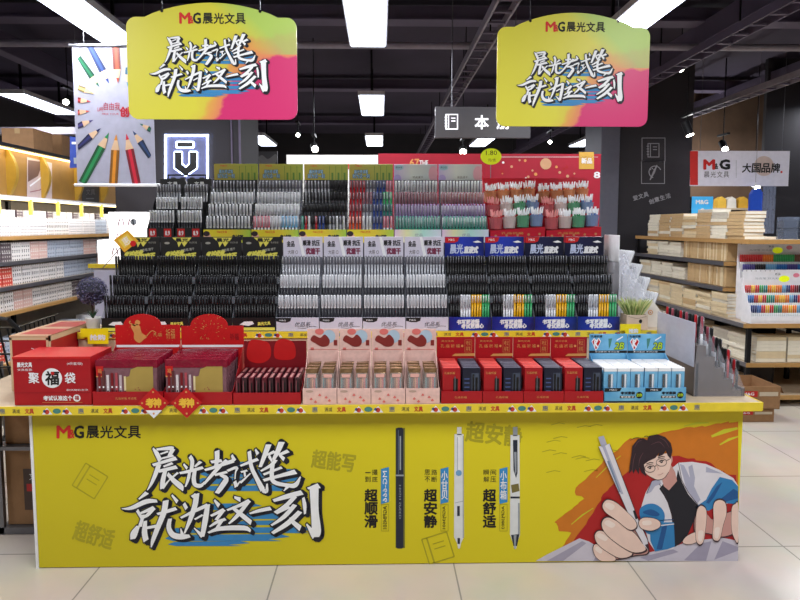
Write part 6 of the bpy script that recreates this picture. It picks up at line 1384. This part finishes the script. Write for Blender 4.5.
mb.rect(f, 736, 178, 736.4, 160, SIL, 1); mb.disc(f, 764, 166, 10, M('banner_tan_disc', (216, 196, 190)), 1); vt = '大国品牌'
for i, c in enumerate(vt): mb.text(f, c, 742.5 + i * 9.6, 172.5, 751 + i * 9.6, 163.5, INK, 2, bold=.03, shear=.1)
mb.rect(f, 780.5, 173, 782.5, 171, MGR, 2); child_px(mb).build('lettering', t)
for u in (700, 782): q = at(u, 151, Y); child_px(MB().tube((q.x, Y, p1.z), (q.x, Y, ZC), .003, WIRE, seg=5)).build('hanging_wire', t)
ld = bpy.data.lights.new('recess_fill_light', 'POINT'); ld.energy = 40; ld.shadow_soft_size = .06; lo_ = bpy.data.objects.new('recess_fill_light', ld); COL.objects.link(lo_); lo_.location = (4.75, 8.95, 2.42)  # added point light, hidden behind the banner, to brighten the dark recess
# recess: back shelf with goods, brightened by the added point light, pale wall
Y = 9.4; p0 = at(690, 240, Y); p1 = at(765, 150, Y)
struct(MB().box(p0.x, p1.x + .4, Y + .3, Y + .36, 0, ZC, M('brown_back_wall', (96, 74, 56), .8, var=.2, scale=4)), 'wall_recess')
t = empty('recess_shelf', 'back shelf of yellow packs seen under the white brand banner', 'shelving', (p0.x, Y, 0)); o0 = t.location
for v in (208, 222): z = at(720, v, Y).z; child_px(MB().box(p0.x, p1.x, Y, Y + .3, z - .03, z, WOODT)).build('shelf_board', t)
child_px(MB().box(p0.x, p0.x + .04, Y, Y + .3, 0, 2.1, DARKM).box(p1.x - .04, p1.x, Y, Y + .3, 0, 2.1, DARKM)).build('upright', t)
for i, (u, rgb) in enumerate(((719, (200, 160, 60)), (729, (206, 200, 190)), (741, (196, 150, 50)))):
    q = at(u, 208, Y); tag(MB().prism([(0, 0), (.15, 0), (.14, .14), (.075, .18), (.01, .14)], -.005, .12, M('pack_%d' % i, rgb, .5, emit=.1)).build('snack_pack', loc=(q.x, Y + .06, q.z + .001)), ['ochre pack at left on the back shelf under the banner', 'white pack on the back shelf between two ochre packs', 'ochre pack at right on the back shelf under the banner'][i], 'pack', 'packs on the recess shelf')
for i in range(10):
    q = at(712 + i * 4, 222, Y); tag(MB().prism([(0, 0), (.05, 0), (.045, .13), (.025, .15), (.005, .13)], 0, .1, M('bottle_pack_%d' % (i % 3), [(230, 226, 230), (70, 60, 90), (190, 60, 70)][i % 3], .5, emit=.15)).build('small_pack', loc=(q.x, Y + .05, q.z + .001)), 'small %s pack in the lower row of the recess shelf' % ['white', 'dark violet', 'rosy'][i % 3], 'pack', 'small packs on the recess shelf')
Y = 7.2; a = at(691.5, 214, Y); b = at(713.5, 196.5, Y)
t = empty('blue_sign', 'light blue sign card with white lettering standing on the notebook stacks', 'sign', ((a.x + b.x) / 2, Y, z1 + .1)); o0 = t.location
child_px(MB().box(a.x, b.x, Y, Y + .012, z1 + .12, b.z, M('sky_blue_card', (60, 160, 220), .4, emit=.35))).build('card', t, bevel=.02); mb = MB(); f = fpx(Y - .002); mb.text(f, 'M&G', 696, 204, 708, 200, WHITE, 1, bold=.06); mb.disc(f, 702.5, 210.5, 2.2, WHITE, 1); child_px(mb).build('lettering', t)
child_px(MB().box((a.x + b.x) / 2 - .01, (a.x + b.x) / 2 + .01, Y + .013, Y + .02, z1 + .02, b.z - .05, DARKM)).build('stem', t)
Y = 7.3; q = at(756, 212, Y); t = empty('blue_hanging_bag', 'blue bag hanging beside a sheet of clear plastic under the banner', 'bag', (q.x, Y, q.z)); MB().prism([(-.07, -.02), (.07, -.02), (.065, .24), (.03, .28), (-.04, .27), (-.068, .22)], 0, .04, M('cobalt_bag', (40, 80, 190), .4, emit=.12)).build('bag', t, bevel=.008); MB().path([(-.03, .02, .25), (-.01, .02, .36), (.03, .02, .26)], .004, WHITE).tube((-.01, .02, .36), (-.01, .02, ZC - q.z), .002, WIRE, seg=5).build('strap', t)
a = at(762, 226, 7.35); b = at(777, 186, 7.35); MB_ = MB(); 
for k in range(8): xk = a.x + (b.x - a.x) * k / 8; MB_.box(xk, xk + (b.x - a.x) / 8, 7.35 + .012 * (k % 2), 7.362 + .012 * (k % 2), 1.55, b.z, clear('sheet_plastic', (150, 160, 184), .5) if k == 0 else MC['sheet_plastic'])
tag(MB_.build('plastic_sheet'), 'hazy blue-grey plastic sheet hanging right of the blue bag', 'plastic sheet')

# ================================================================ WORLD, CAMERA
w = bpy.data.worlds.new('world'); SC.world = w; w.use_nodes = True; w.node_tree.nodes['Background'].inputs[0].default_value = (.5, .5, .6, 1); w.node_tree.nodes['Background'].inputs[1].default_value = .05
cd = bpy.data.cameras.new('camera'); cam = bpy.data.objects.new('camera', cd); COL.objects.link(cam); cam.location = (0, 0, CH)
cd.sensor_width = 36; cd.lens = F / 800 * 36; cd.shift_x = SHX; cd.shift_y = SHY; cd.clip_start = .05
cam.rotation_euler = Matrix((RT, UP, -FW)).transposed().to_euler()
SC.camera = cam
SC.view_settings.view_transform = 'Standard'; SC.view_settings.exposure = 0.0
